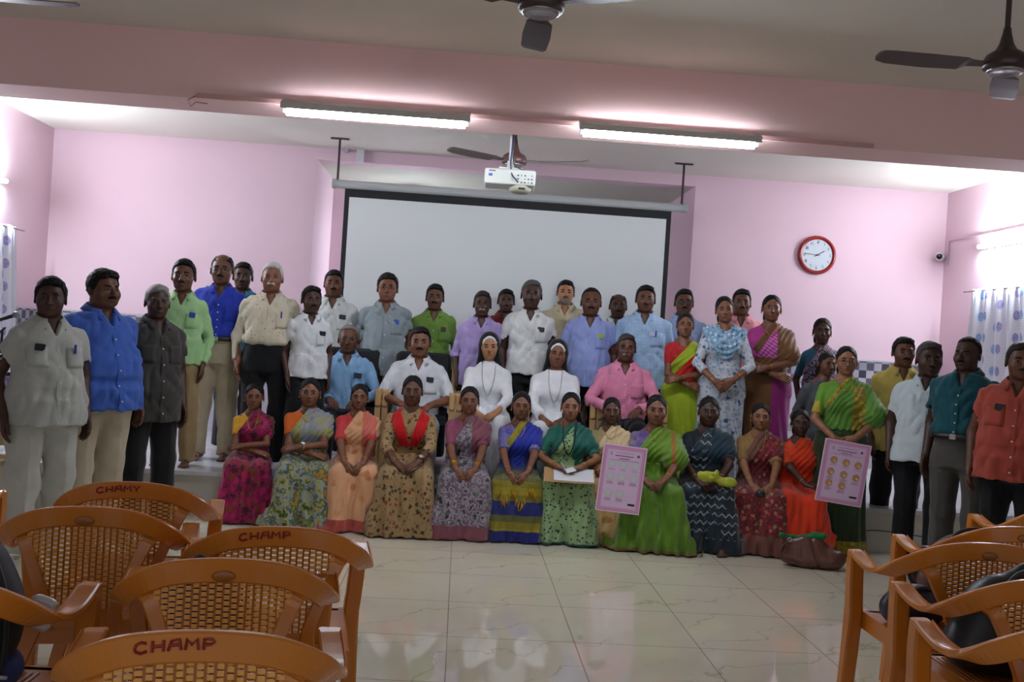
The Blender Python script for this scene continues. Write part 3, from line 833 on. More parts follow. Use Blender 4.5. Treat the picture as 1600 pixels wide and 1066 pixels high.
def trousers(sp, root, mat, loose=1.0, belt=None, crease=True):
    oz = sp['oz']; seat = sp['pose'] != 'stand'; w = sp['w']; res = .012
    if seat:
        fl = sp['flo']; g = Grid((-.30, -.60, max(fl, -.55)), (.30, .20, .30), res)
        g.add(torso(sp, .008, .80, .97)); kz = sp['kz']
        for q in (-1, 1):
            g.add(cone((q * .085, -.02, .095), (q * .12, -.42, kz + .035), .098 * loose, .078), .04); g.add(cone((q * .12, -.42, kz + .035), (q * .12, -.44, fl + .05), .078, .068), .02)
        g.clip(lambda X, Y, Z: fl + .06 - Z)
    else:
        g = Grid((-.30, -.21, .015), (.30, .21, 1.05), res)
        g.add(torso(sp, .004 if sp['tuck'] else -.004, .78, 1.01 if sp['tuck'] else .93))
        g.add(ell((0, 0, .80), (.09, .07, .06)), .04)
        for q in (-1, 1):
            g.add(cone((q * .090 * w, 0, .86), (q * .105, -.005, .47), .100 * loose * (1 + (w - 1) * .7), .082 * loose), .03); g.add(cone((q * .105, -.005, .47), (q * .115, .005, .0), .082 * loose, .074 * loose), .03)
        g.clip(lambda X, Y, Z: .03 - Z)
        if crease: g.disp(lambda X, Y, Z: -.006 * np.exp(-((np.abs(X) - .108) / .010) ** 2) * (Z < .75))
    g.disp(lambda X, Y, Z: .010 * (1 - 2 * np.abs(vnoise(X * 8 + sp['seed'], Y * 6, Z * 5 + X * 3))) + .004 * vnoise(X * 20, Y * 20, Z * 8))
    Acc().put(g).build('trousers', mat, root)
    if belt:
        b = MB(); b.smooth = True; zs, a, bb = sp['tor']; n = 32; A0 = np.interp(1.0, zs, a) * w + .012 + .3 * sp['belly']; B0 = np.interp(1.0, zs, bb) * (1 + (w - 1) * .9) + .012 + .5 * sp['belly']
        vs = []
        for k in range(n):
            t = 2 * math.pi * k / n; c, s_ = math.cos(t), math.sin(t); r = (abs(c) ** 2.3 + abs(s_) ** 2.3) ** (-1 / 2.3)
            for (o, z) in ((0, .982), (.006, .982), (.006, 1.018), (0, 1.018)): vs.append((c * r * (A0 + o), .008 - .45 * sp['belly'] + s_ * r * (B0 + o), z + oz))
        b.add(vs, [(i * 4 + k, ((i + 1) % n) * 4 + k, ((i + 1) % n) * 4 + (k + 1) % 4, i * 4 + (k + 1) % 4) for i in range(n) for k in range(4)])
        bo = b.build('belt', plain('belt' + belt, belt, .4), root)
        b = MB(); b.rbox((0, .008 - .45 * sp['belly'] - B0 - .008, 1.0 + oz), (.045, .006, .036), .006); b.build('buckle', SILVER(), bo)

def skirt(sp, root, mat, name, zone=None, zone2=None, wid=1.0, pleat=.006, npl=13, zhi=1.06, seed=0, foldamp=1.0):
    oz = sp['oz']; w = sp['w']; fl = sp['flo']; seat = sp['pose'] != 'stand'; res = .0095; sd = sp['seed']
    if seat:
        kz = sp['kz']; g = Grid((-.40, -.72, fl), (.40, .24, zhi + oz + .02), res)
        g.add(torso(sp, .014, .80, zhi))
        kx = .105 * wid; zk = kz + .035
        for q in (-1, 1):
            g.add(cone((q * .09 * w, -.02, .08), (q * kx, -.40, zk), .105 * w, .078), .04)
            g.add(cone((q * kx, -.41, zk), (q * kx * 1.12, -.45, fl + .02), .080, .095 * wid), .03)
        g.add(cone((0, -.1, .08), (0, -.38, zk - .045), .10, .075), .05); g.add(cone((0, -.38, zk - .045), (0, -.45, fl + .02), .075, .09), .05)
        g.add(loft([fl - .1, fl + .12, fl + .36], [.265 * wid, .200 * wid, .15 * wid], [.15, .115, .08], [-.42, -.41, -.38]), .05)
        def F(X, Y, Z):
            dn = np.clip((zk + .05 - Z) / max(.2, zk - fl), 0, 1) * (Y < -.25)
            th = np.arctan2(X, -(Y + .30)); ph = vnoise(Z * 3 + sd, 0 * X, 0 * Y) * .6
            f = -pleat * np.sin(th * npl + ph * 3 + sd) * dn -   .036 * foldamp * (1 - 2 * np.abs(vnoise(X * 13 + sd, Y * 3, Z * 1.8 + X * 3))) * (.25 + .75 * dn) - .008 * (1 - 2 * np.abs(vnoise(X * 27 + sd, Y * 6, Z * 4 - X * 6)))
            f = f + (.030 * np.exp(-(X / .040) ** 2) * dn - .010 * np.sin(X * 38 + Z * 14 + sd) * dn - .007 * np.sin(X * 70 - Z * 22 + sd * 2) * dn) * min(foldamp, 1.3)
            return f + .006 * vnoise(X * 9, Y * 9 + sd, Z * 9) * (1 - dn) - .006 * np.sin((X * 60 + 8 * Y)) * (1 - dn) * (np.abs(X) < .06) * foldamp
        g.disp(F); g.clip(lambda X, Y, Z: fl + .010 + .008 * np.sin(X * 40 + sd) - Z)
    else:
        g = Grid((-.36, -.32, .0), (.36, .30, zhi + .02), res)
        g.add(torso(sp, .014, .82, zhi))
        g.add(loft([-.05, .25, .50, .70, .86, .96], [.235 * wid, .205 * wid, .19 * w, .192 * w, .196 * w, .185 * w], [.19, .165, .15, .145 * w, .142 * w, .132 * w], [-.01] * 6), .04)
        def F(X, Y, Z):
            dn = np.clip((.92 - Z) / .6, 0, 1); th = np.arctan2(X, -Y)
            return -pleat * 1.3 * np.sin(th * npl + sd + vnoise(Z * 2.5, 0 * X, 0 * Y) * 2) * dn - .010 * foldamp * (1 - 2 * np.abs(vnoise(X * 10 + sd, Y * 6, Z * 2))) * (.3 + .7 * dn)
        g.disp(F); g.clip(lambda X, Y, Z: .012 - Z)
    Acc().put(g).build(name, mat, root, zone, zone2); sp['gs'] = g; return g
def blouse(sp, arms, root, mat, name='blouse', kind='short', z0=1.08, neck=.085, nw=.085, zone=None, neckback=False):
    oz = sp['oz']; ext = max(abs(v[i][0]) for v in arms.values() for i in (0, 1)) + .09
    g = Grid((-ext, -.36, min(z0 + oz, min(v[1][2] for v in arms.values()) - .03, min(v[2][2] for v in arms.values()) if kind in ('long', 'three') else 9)), (ext, .2, 1.46 + oz), .0088)
    g.add(torso(sp, .008, z0, 1.42)); bust(sp, g, .006)
    sleeves(sp, arms, g, kind, .052, .047, .02)
    g.disp(lambda X, Y, Z: crumple(sp, .5)(X, Y, Z))
    zt = 1.425 + oz
    g.sub(ell((0, -.05, zt + .01), (nw, .12, neck)), .004); g.sub(cone((0, .02, 1.39 + oz), (0, .016, 1.56 + oz), .060, .075), .01)
    Acc().put(g).build(name, mat, root, zone); sp['g'] = g; return g
def pallu(sp, arms, root, mat, zone=None, name='pallu', off=.024, slope=1.55, x0=-.19, z0=1.13, shoulder=True, hang=.5, pleats=1.0, low=1.0, flare=0.):
    """end of the sari drawn from the waist up over the wearer's left shoulder"""
    oz = sp['oz']; w = sp['w']; S, E, W = arms[1][:3]
    ext = .36; g = Grid((-.28, -.36, low - .02 + oz), (ext, .22, 1.47 + oz), .0088)
    g.add(torso(sp, off, low, 1.425)); bust(sp, g, off - .004)
    g.add(cone(V3(.055, .014, S[2] + .045), S, .056 * w, .062 * w), .03)
    if shoulder: g.add(cone(S, S + (E - S) * hang, .062 * w, .068 * w + flare), .03)
    g.disp(lambda X, Y, Z: -.0045 * pleats * np.sin((Z - oz - slope * .8 * X) * 95 + 5 * vnoise(X * 6, Y * 0, Z * 6 + sp['seed'])) * (Y < .03) + .004 * vnoise(X * 12, Y * 12, Z * 12))
    g.clip(lambda X, Y, Z: np.where(Y < .03, (Z - oz - z0 - slope * (X / w - x0)) / math.sqrt(1 + slope * slope), (Z - oz - 1.2 - slope * 1.2 * (X + .02)) * .5), .004)
    g.sub(cone((0, .018, 1.36 + oz), (0, .016, 1.56 + oz), .066, .085), .01)
    ln = math.sqrt(1 + slope * slope)
    zf = None
    if zone is not None: zf = lambda x, y, z: zone((z0 + slope * (x / w - x0) - (z - oz)) / ln, x, y, z - oz)
    o = Acc().put(g).build(name, mat, root, zf); sp['gp'] = g; return o
def neck_chain(sp, g, root, drop=.16, wx=.055, r=.0022, mat=None, name='necklace', pend=None, dual=False):
    oz = sp['oz']; pts = []
    for i in range(17):
        t = -1 + 2 * i / 16; x = wx * math.sin(t * math.pi / 2) * (1 - .0 * abs(t)); z = 1.415 - drop * (1 - abs(t) ** 1.6) + oz
        ys = [q for q in (front(h, x, z) for h in g if h is not None) if q is not None]
        y = min(ys) if ys else None
        yb = -.072 if z > 1.36 + oz else -.09
        if y is None or z - oz > 1.385: y = min(yb + .05 * abs(t) ** 3, y if y is not None else 0)
        pts.append((x, y - .006, z))
    pts = [( -wx * 1.05, -.01, 1.435 + oz)] + pts + [(wx * 1.05, -.01, 1.435 + oz)]
    b = MB(); b.smooth = True; b.tube(catmull(pts, 2), r, 6)
    o = b.build(name, mat or GOLD(), root)
    if pend == 'cross':
        x, y, z = pts[9]; b = MB(); b.box((x, y - .003, z - .022), (.006, .004, .046)); b.box((x, y - .003, z - .014), (.026, .004, .006)); b.build('cross_pendant', SILVER(), o)
    elif pend: 
        x, y, z = pts[9]; b = MB(); b.smooth = True; b.ball((x, y - .003, z - .008), (.009, .005, .011), 8); b.build('pendant', mat or GOLD(), o)
def wrist_ring(arms, q, root, name, mat, k=.06, r=.031, th=.0028, n=1, fat=1.0):
    S, E, W = arms[q][:3]; u = nrm(E - W); a = nrm(np.cross(u, [0, 0, 1.] if abs(u[2]) < .9 else [1., 0, 0])); c = np.cross(u, a)
    b = MB(); b.smooth = True
    for j in range(n):
        C = W + u * (k + j * .009)
        b.tube([C + (a * math.cos(t) + c * math.sin(t)) * r * fat for t in [i * math.pi / 8 for i in range(16)]], th, 6, closed=True)
    return b.build(name, mat, root)
def watch(arms, q, root, dial='e6e2d8', strap='2a2018', metal=False):
    o = wrist_ring(arms, q, root, 'wristwatch', SILVER() if metal else plain('strap' + strap, strap, .5), .035, .0295, .005)
    S, E, W, d, n, c = arms[q]; u = nrm(E - W); nn = -np.array(n); nn = nrm(nn - u * (nn @ u))
    if nn[1] > 0: nn = nrm(nn + V3(0, -1.2, .4)); nn = nrm(nn - u * (nn @ u))
    C = Vector(W + u * .035 + nn * .031); R = Vector(nn).to_track_quat('Z', 'Y').to_matrix()
    b = MB(); b.lathe([(.016, 0), (.017, .003), (.016, .007), (.0135, .008)], C, 16, R); b.build('watch_case', plain('dial' + dial, dial, .3), o)
# ---------------------------------------------------------------- the cast
STG = .33
def loc_of(root, p):
    return Matrix.LocRotScale(root.location, root.rotation_euler, root.scale) @ Vector(p)
def pocket_thing(root, g, x, z, dims, mat, name, label, cat, tilt=0., extra=None):
    y = front(g, x, z)
    if y is None: return
    b = MB(); b.rbox((0, 0, 0), dims, min(dims[0], dims[2]) * .18, Matrix.Rotation(tilt, 3, 'Y'))
    if extra: b.cur = 1; b.box((dims[0] * .0, -dims[1] * .52, dims[2] * .12), (dims[0] * .6, .001, dims[2] * .35), Matrix.Rotation(tilt, 3, 'Y'))
    o = b.build(name, [mat] + ([extra] if extra else []))
    o.location = loc_of(root, (x, y - .011 - dims[1] / 2, z)); o.rotation_euler = root.rotation_euler; o.scale = root.scale
    tag(o, label, cat)
T1, T2, T3, T4, T5 = '44291d', '5e3a28', '7a4e38', '8c5e44', 'a87652'
PHONE = lambda: plain('phone', '16161c', .3)
PEN = lambda: plain('pen_blue', '1e3a9c', .35)
def man(px, top, Y, label, shirtc, trc, base=0., items=(), **k):
    kw = dict(px=px, top=top, Y=Y, base=base, label=label); kw.update(k)
    root, sp, arms = build_person(**kw)
    m = shirtc if not isinstance(shirtc, (str, dict)) else cloth(shirtc)
    if trc: trousers(sp, root, cloth(trc, rough=.9), loose=k.get('loose', 1.0), belt=k.get('belt'))
    g = shirt(sp, arms, root, m, vneck=k.get('vneck', .10), pocket=k.get('pocket', True), pocket2=k.get('pocket2', False), hem=k.get('hem', .77), fold=k.get('fold', 1.0), btn=k.get('btn', 'd8d8d0'))
    for it in items:
        kind, lab = it[0], it[1]; x, z = (it[2], it[3]) if len(it) > 3 else (.10, 1.262); z += sp['oz']
        if kind == 'phone': pocket_thing(root, g, x, z, (.062, .008, .042), PHONE(), 'mobile_phone', lab, 'phone', .08)
        if kind == 'pens': pocket_thing(root, g, x, z - .005, (.012, .010, .055), PEN(), 'pen', lab, 'pen')
        if kind == 'card': pocket_thing(root, g, x, z, (.05, .006, .045), plain('card' + it[4], it[4], .4), 'identity_card', lab, 'card', .1)
    return root, sp, arms

def nun(px, top, Y, label, **k):
    kw = dict(px=px, top=top, Y=Y, base=0, label=label, sex='nun', pose='sit', hair='veil', sleeve='long', arms='lap'); kw.update(k)
    root, sp, arms = build_person(**kw); m = cloth('e4e4e8', rough=.8)
    g = blouse(sp, arms, root, m, 'habit_top', 'long', z0=.98, neck=.02, nw=.05)
    skirt(sp, root, m, 'habit_skirt', wid=1.05)
    b = MB(); b.smooth = True; oz = sp['oz']
    b.lathe([(.064, -.03), (.060, .0), (.055, .018), (.050, .018), (.05, -.03)], (0, .012, 1.412 + oz), 24)
    b.build('neck_band', m, root)
    neck_chain(sp, [g], root, .26, .055, .0022, plain('cord', '8c8c90', .4, .5), 'neck_cord', 'cross')
    return root, sp, arms

def sari(px, top, Y, label, blo, bas, bord=None, pal=None, palz=None, sit=True, bw=.07, hem=.07, **k):
    """bas: sari pattern, bord: border pattern, pal: pattern of the shoulder end if different; palz: zone function of the shoulder end"""
    kw = dict(px=px, top=top, Y=Y, base=STG if sit else 0, label=label, sex='f', pose='sitlow' if sit else 'stand', hair='bun', sleeve='half',
              arms='lap' if sit else 'clasp', earring=True, bindi='7a1216', tone=T3); kw.update(k)
    root, sp, arms = build_person(**kw)
    g = blouse(sp, arms, root, cloth(blo, kw.get('cuffz'), rough=.6), 'blouse', k.get('bsl', 'half'), zone=(lambda x, y, z: (z < sp['cuff']) * (np.abs(x) > .19)) if kw.get('cuffz') else None)
    fl = sp['flo']; hz = fl + hem
    rough = k.get('rough', .6); sh = .3
    m1 = cloth(bas, bord, rough=rough, sheen=sh)
    gs = skirt(sp, root, m1, 'sari_skirt', zone=k.get('skz') or ((lambda x, y, z: np.clip((hz - z) / .02 + .5, 0, 1)) if bord else None), wid=k.get('wid', 1.0), npl=k.get('npl', 13), pleat=k.get('pleat', .006), foldamp=k.get('foldamp', 1.0), zhi=1.12)
    m2 = cloth(pal or bas, bord if palz is None else k.get('pz', bord), rough=rough, sheen=sh)
    zf = palz or ((lambda d, x, y, z: (d < bw) * 1.0) if bord else None)
    pallu(sp, arms, root, m2, zf, 'sari_pallu', hang=k.get('hang', .5), flare=k.get('flare', 0), slope=k.get('slope', 1.55), x0=k.get('x0', -.19), z0=k.get('z0', 1.13))
    if k.get('chain', True): neck_chain(sp, [g, sp['gp']], root, k.get('drop', .10), k.get('cw', .052), .0024)
    for q in (-1, 1):
        if k.get('bang', True) and not k.get('watch_' + ('l' if q > 0 else 'r')): wrist_ring(arms, q, root, 'bangle', GOLD(), .045, .0285, .0026)
    return root, sp, arms

def build_cast(only=None):
    R = {}
    def want(n): return only is None or n in only
    Y0 = Y1 = 0
    # ---- standing on the floor at the left
    if want('m1'): man(93, 435, 5.65, 'man in pale grey half-sleeve shirt and grey trousers, first standing from the left wall', 'a9aba4', 'b3b3ab', hp=62, tone=T1, rot=44, hyaw=-24, dx=-.04, moust=None, w=1.10, belly=.07, fat=.8, loose=1.15, pocket2=True, tuck=False, hem=.80,
        items=[('phone', 'black phone in the chest pocket of the pale grey shirt', -.10, 1.262), ('pens', 'blue pen in the pocket of the pale grey shirt beside the left wall')], hair='full')
    if want('m2'): man(163, 422, 6.12, 'stout man in bright blue half-sleeve shirt looking to the right', '3a5cae', 'b3a892', hp=60, tone=T2, rot=52, hyaw=2, moust=('0d0b0b', 1.2), w=1.22, belly=.10, fat=1.5, loose=1.2, pocket=False, hair='full', hem=.82, arms=('behind', 'side'))
    if want('m3'): man(248, 445, 6.5, 'grey-haired man in dark charcoal shirt and black trousers', '3b3835', '1b1b1e', hp=54, tone=T1, rot=42, hyaw=-16, haircol='8a8886', hair='short', w=1.0, belly=.03, loose=1.05, pocket2=True, hem=.74)
    # ---- on the stage, left
    if want('m4'): man(289, 405, 7.2, 'man in light green full-sleeve shirt and khaki trousers at the stage edge', '9cc68e', '9c8660', STG, hp=53, tone=T2, rot=8, sleeve='long', w=.98, feet='bare', hem=.84, loose=.95, moust=('0d0b0b', .7),
        items=[('card', 'blue card and pens in the light green shirt pocket', .10, 1.255, '2446a8')])
    if want('m5'): man(349, 397, 7.65, 'balding man in royal blue shirt with spectacles and beige trousers', '2438a8', 'b5aa92', STG, hp=50, tone=T2, rot=6, sleeve='long', tuck=True, belt='15120f', hair='bald', glasses='3a3430', moust=('0d0b0b', 1.1), w=1.08, belly=.03, feet='bare')
    if want('m6'): man(381, 410, 8.35, 'man in teal shirt mostly hidden behind the royal blue shirt', '2f7f96', '24262c', STG, hp=44, tone=T1, moust=('0d0b0b', 1.), arms='behind')
    if want('m7'): man(427, 410, 7.5, 'white-haired man with white moustache in cream dotted shirt', dict(kind='dots', cols=['c6bda8', '8f8672'], scale=.9, size=.16), '17181b', STG, hp=48, tone=T3, haircol='b9b7b4', brow='55504c', moust=('c9c6c2', 1.3), sleeve='long', tuck=True, w=1.12, belly=.05, fat=.6, rot=8, arms=('side', 'behind'), items=[('pens', 'pens in the cream dotted shirt pocket')])
    if want('m8'): man(488, 447, 7.45, 'short man in white half-sleeve shirt standing just left of the seated row', 'd4d6da', '18191d', STG, hp=44, tone=T1, rot=22, moust=('1a1716', 1.), w=.92, hem=.84, arms=('side', 'side'), sn=.9,
        items=[('phone', 'black phone in the white half-sleeve shirt pocket of the short man')])
    if want('m9'): man(523, 422, 8.3, 'man in off-white shirt standing at the left edge of the screen', dict(kind='stripe', cols=['d2d6d4', 'ccd0ce'], dir=(1, 0), scale=3), '1a1b20', STG, hp=43, tone=T2, moust=('0d0b0b', 1.1), w=1.10, belly=.03, fat=.8, arms=('side', 'behind'),
        items=[('phone', 'phone in the off-white shirt pocket at the left edge of the screen')])
    if want('m10'): man(607, 428, 8.25, 'man in slate grey shirt and spectacles standing in front of the screen', '8c979c', '1c1d22', STG, hp=45, tone=T3, glasses='4a3a32', hair='full', haircol='1c1918', w=1.10, belly=.04, fat=.6, hem=.76, arms='side',
        items=[('card', 'blue pens in the slate grey shirt pocket', .10, 1.26, '2c50b4')], fold=1.4)
    if want('m11'): man(681, 444, 8.35, 'man in olive green full-sleeve shirt in front of the screen', '66873a', '1c1d22', STG, hp=42, tone=T2, moust=('0d0b0b', 1.), sleeve='long', w=1.02, arms=('side', 'side'),
        items=[('card', 'maroon wallet in the olive green shirt pocket', .10, 1.262, '3a1a18')])
    if want('m12'): man(755, 455, 8.05, 'grey-moustached man in lavender shirt with rolled sleeves', 'a492c4', '1c1d22', STG, hp=41, tone=T1, moust=('8f8b88', 1.1), haircol='2a2726', sleeve='rolled', w=1.0, arms='side')
    if want('m13'): man(792, 452, 8.8, 'man in dark red shirt with a forehead mark behind the lavender shirt', '5e1218', '1c1d22', STG, hp=37, tone=T1, moust=('0d0b0b', 1.), bindi='c8a23c', arms='behind')
    if want('m14'): man(832, 438, 8.0, 'tall elderly man in white half-sleeve shirt behind the two nuns', 'cfd0cf', '17181b', STG, hp=46, tone=T1, haircol='4a4745', moust=('3a3634', .9), w=1.06, arms='side', hem=.86, feet=None,
        items=[('phone', 'dark phone in the white shirt pocket of the tall elderly man')], pocket=True)
    if want('m15'): man(885, 438, 8.85, 'bearded fair-skinned man in cream shirt close to the screen', 'bdb193', '1c1d22', STG, hp=38, tone=T5, beard='77716b', moust=('45403d', 1.), arms='behind')
    if want('m16'): man(925, 450, 8.05, 'man in periwinkle blue shirt with a green card in his pocket', '8e9bd0', '1c1d22', STG, hp=45, tone=T2, moust=('0d0b0b', 1.1), w=1.10, belly=.05, fat=.5, hair='receding', hem=.80, arms='side',
        items=[('card', 'green card in the periwinkle shirt pocket', .10, 1.262, '8fae3a')])
    if want('m17'): man(967, 459, 8.8, 'bald-fronted man in a white shirt peeping between the blue shirts', 'bfc4c8', '1c1d22', STG, hp=39, tone=T1, moust=('0d0b0b', 1.2), hair='bald', arms='behind', fat=.5)
    if want('m18'): man(1010, 446, 8.0, 'man in light blue checked half-sleeve shirt at the right edge of the screen', dict(kind='check', cols=['9db8d6', '8eabcc'], scale=.8), '1c1d22', STG, hp=43, tone=T2, w=1.12, belly=.02, fat=.5, arms='side', moust=('1a1716', .7),
        items=[('pens', 'pens in the light blue checked shirt pocket'), ('card', 'small white card in the light blue checked shirt pocket', .07, 1.255, 'a9b9cc')])
    if want('m19'): man(1070, 452, 8.6, 'man in dark spectacles and pale blue shirt resting a hand on his neighbour', '93a6cc', '1c1d22', STG, hp=42, tone=T2, glasses='14100e', moust=('0d0b0b', .9), fat=.5,
        sleeve='long', arms=(dict(W=(-.26, -.40, 1.33), d=(-.75, -.35, -.35), n=(-.1, -.5, -.9), curl=.3, pole=(-.6, .2, -.8)), 'behind'))
    if want('m20'): man(1160, 452, 8.5, 'man in salmon pink shirt behind the woman with the white and blue scarf', 'cf8a92', '1c1d22', STG, hp=42, tone=T2, moust=('0d0b0b', 1.), fat=.4, arms='behind')
    # ---- seated on chairs
    if want('s1'): man(546, 508, 7.85, 'seated grey-haired man in sky blue full-sleeve shirt with spectacles', '84acd2', '15161a', pose='sit', hp=44, tone=T2, haircol='7b7876', hair='receding', glasses='6a5a3c', sleeve='long', arms='knees', smile=.003, stage=STG, w=.98,
        items=[('phone', 'phone in the sky blue shirt pocket'), ('pens', 'pens in the sky blue shirt pocket', .07, 1.265)])
    if want('s2'): man(658, 511, 7.75, 'seated man in white shirt with rolled sleeves and black moustache', 'd6d9df', 'b8bcc2', pose='sit', hp=47, tone=T3, moust=('0d0b0b', 1.2), sleeve='rolled', arms='knees', w=1.12, belly=.02, fat=.4, stage=STG,
        items=[('phone', 'dark green phone in the seated white shirt pocket')])
    if want('s3'): nun(767, 521, 7.7, 'younger nun in white habit with clasped hands, left of the two nuns', hp=42, tone=T5, stage=STG, smile=.001, htilt=-2)
    if want('s4'): nun(871, 532, 7.7, 'smiling nun in white habit, right of the two nuns', hp=42, tone=T3, stage=STG, smile=.004, fat=.9, htilt=3, eye_open=.6, w=1.08)
    if want('s5'): man(980, 522, 7.7, 'seated grey-moustached man in rose pink full-sleeve shirt', 'd884a4', '15161a', pose='sit', hp=44, tone=T2, haircol='3a3634', moust=('8f8b88', 1.1), sleeve='long', arms='knees', w=1.08, stage=STG)
    # ---- standing women
    if want('w1'): sari(1072, 488, 7.75, 'woman in lime green sari with red shoulder end and red blouse', 'b01c20', dict(kind='plain', cols=['9cb020']), 'c41c14', palz=lambda d, x, y, z: (d > .10) * (d < .30) * 1., sit=False, base=STG, hp=40, tone=T3, sleeve='short', bsl='short', z0=1.10, slope=1.15, arms='fold', smile=.003, haircol='1a1614')
    if want('w2'):
        root, sp, arms = build_person(px=1136, top=463, Y=7.6, base=STG, label='young woman in white and blue printed tunic with a looped blue scarf', sex='f', hair='bun', sleeve='three', arms='clasp', hp=42, tone=T3, smile=.002, htilt=-6, bindi=None, fw=.97)
        pt = cloth(dict(kind='floral', cols=['b9bcc2', '7f96b4', '3d5a7c', '8fa2b8', 'a8b0bc'], scale=1.3, size=.34, leaf=.34)); ps = cloth(dict(kind='floral', cols=['7ba0bc', 'b6c4d0', 'c4ccd4', '4f7c9c'], scale=1.8))
        pc = cloth(dict(kind='floral', cols=['7c9cba', 'b6c4d0', 'c4ccd4', '3d5a7c'], scale=2))
        g = blouse(sp, arms, root, pt, 'tunic_top', 'three', z0=1.02, neck=.10, nw=.05)
        skirt(sp, root, pt, 'tunic_skirt', pleat=.008, wid=.9, npl=16)
        gg = Grid((-.26, -.30, 1.08), (.26, .18, 1.47), .0088); gg.add(torso(sp, .024, 1.10, 1.425)); bust(sp, gg, .022)
        for q in (-1, 1): gg.add(cone((q * .07, .012, 1.36), (q * .175, .012, 1.33), .066, .064), .03)
        gg.disp(lambda X, Y, Z: -.007 * np.sin((Z - X * X * 4.5) * 130) * (np.abs(X) < .15) - .005 * np.sin(X * 160) * (np.abs(X) >= .13))
        gg.clip(lambda X, Y, Z: np.where(Y < .03, np.maximum(np.maximum((1.12 + 6.5 * X * X) - Z, np.where(np.abs(X) < .07, Z - (1.36 + np.abs(X) * .6), -1)), np.abs(X) - .19), np.abs(X) - .19), .006)
        gg.sub(cone((0, .018, 1.36), (0, .016, 1.56), .064, .085), .01)
        Acc().put(gg).build('scarf', ps, root, lambda x, y, z: (np.abs(x) > .12) * 1.)
        neck_chain(sp, [g], root, .09, .05, .002)
        wrist_ring(arms, -1, root, 'bangle', GOLD(), .045, .0285, .003); wrist_ring(arms, 1, root, 'bangle', GOLD(), .06, .0285, .003)
    if want('w3'): sari(1207, 461, 7.75, 'tall woman in pink striped sari with a broad brown shoulder end', 'b23a8c', dict(kind='plain', cols=['8a1f6c']), dict(kind='plain', cols=['6b4420']), skz=lambda x, y, z: (x < .03) * 1., pal=dict(kind='stripe', cols=['b8449c', 'd59ac4'], dir=(.6, 1), scale=1.4, thr=.75), palz=lambda d, x, y, z: ((d < .055) + (x > .055) * (d > .0) + (z < 1.13)) * 1., pz=dict(kind='plain', cols=['6b4420']), sit=False, base=STG, hp=42, tone=T3, arms='fold', flare=.03, hang=.7)
    if want('w4'): sari(1286, 497, 8.1, 'woman in dark paisley sari and teal blouse behind the green sari', '1a5568', dict(kind='rings', cols=['4c1238', '9a8ea0', '1a4a5c']), None, sit=False, base=STG, hp=42, tone=T1, arms='side', rough=.7)
    if want('w5'):
        root, sp, arms = build_person(px=1291, top=550, Y=7.35, base=0, label='young woman in grey top peeping from behind the green and gold sari', sex='f', hair='bun', sleeve='half', arms='side', hp=38, tone=T2, rot=5, htilt=6)
        m = cloth('4a4e54'); blouse(sp, arms, root, m, 'tunic_top', 'half', z0=.98, neck=.05); skirt(sp, root, m, 'tunic_skirt', zhi=1.06)
    if want('w6'): sari(1324, 541, 6.95, 'standing woman in green sari with gold border and spectacles', dict(kind='plain', cols=['5c8a24']), dict(kind='plain', cols=['20330f']), dict(kind='floral', cols=['8a7a1c', '5c5414', 'a8962c', '9a8820'], scale=1.8), pal=dict(kind='plain', cols=['56862e']), palz=lambda d, x, y, z: ((d < .03) + (x > .055) * (x < .15) * (z < 1.36)) * 1., sit=False, hp=46, tone=T4, glasses='4a423c', arms='clasp', flare=.05, hang=.75, w=1.06, cuffz=dict(kind='plain', cols=['a8962c']), cuff=1.22, hem=.12, fat=.3)
    # ---- standing on the floor at the right
    if want('m21'): man(1413, 527, 7.15, 'man in mustard yellow shirt standing at the stage front on the right', 'b5a254', '141416', hp=47, tone=T2, moust=('0d0b0b', 1.1), w=1., arms='side', rot=-14, feet='141214', hyaw=4)
    if want('m22'):
        root, sp, arms = man(1453, 534, 6.55, 'dark-skinned man in white half-sleeve shirt and black trousers on the right', dict(kind='stripe', cols=['c2cdd2', 'b6c2c8'], dir=(1, 0), scale=3.0), '121317', hp=56, tone=T1, haircol='3c3a39', w=1.10, belly=.05, fat=.5, rot=-32, hyaw=18, hem=.80, moust=('2a2625', .8), feet='141214', items=[('pens', 'pen in the white shirt pocket on the right', .10, 1.262)])
        watch(arms, 1, root, metal=True)
    if want('m23'):
        root, sp, arms = man(1514, 527, 6.1, 'man in teal half-sleeve shirt and grey trousers looking to the left', '0d4650', '4a4743', hp=54, tone=T1, hair='receding', moust=('0d0b0b', 1.), tuck=True, belt='0e0d0c', w=1.10, belly=.03, rot=-50, hyaw=-2, fat=.4, feet='1c1512', pocket=False)
        watch(arms, 1, root, metal=True)
    if want('m24'): man(1597, 535, 5.65, 'man in brick red shirt at the right edge of the photo', '9c4234', '101116', hp=60, tone=T2, w=1.15, belly=.08, rot=-38, hyaw=16, fat=.8, hem=.80, haircol='1c1918', moust=('1a1716', .8), items=[('phone', 'black phone in the brick red shirt pocket', -.085, 1.262)], pocket2=True)
    # ---- front row, seated on the stage edge
    if want('f1'):
        root, sp, arms = sari(399, 599, 7.2, 'seated woman in magenta floral sari and yellow blouse, first of the front row', 'cf9a18', dict(kind='floral', cols=['8c0a48', '3c0a22', 'b01458', '7c3a18', '4c0820', 'a40e54'], scale=1.1, size=.5), None, hp=42, tone=T3, sleeve='short', bsl='short', arms='lapfold', drop=.17, rough=.55, wid=1.25, foldamp=1.3)
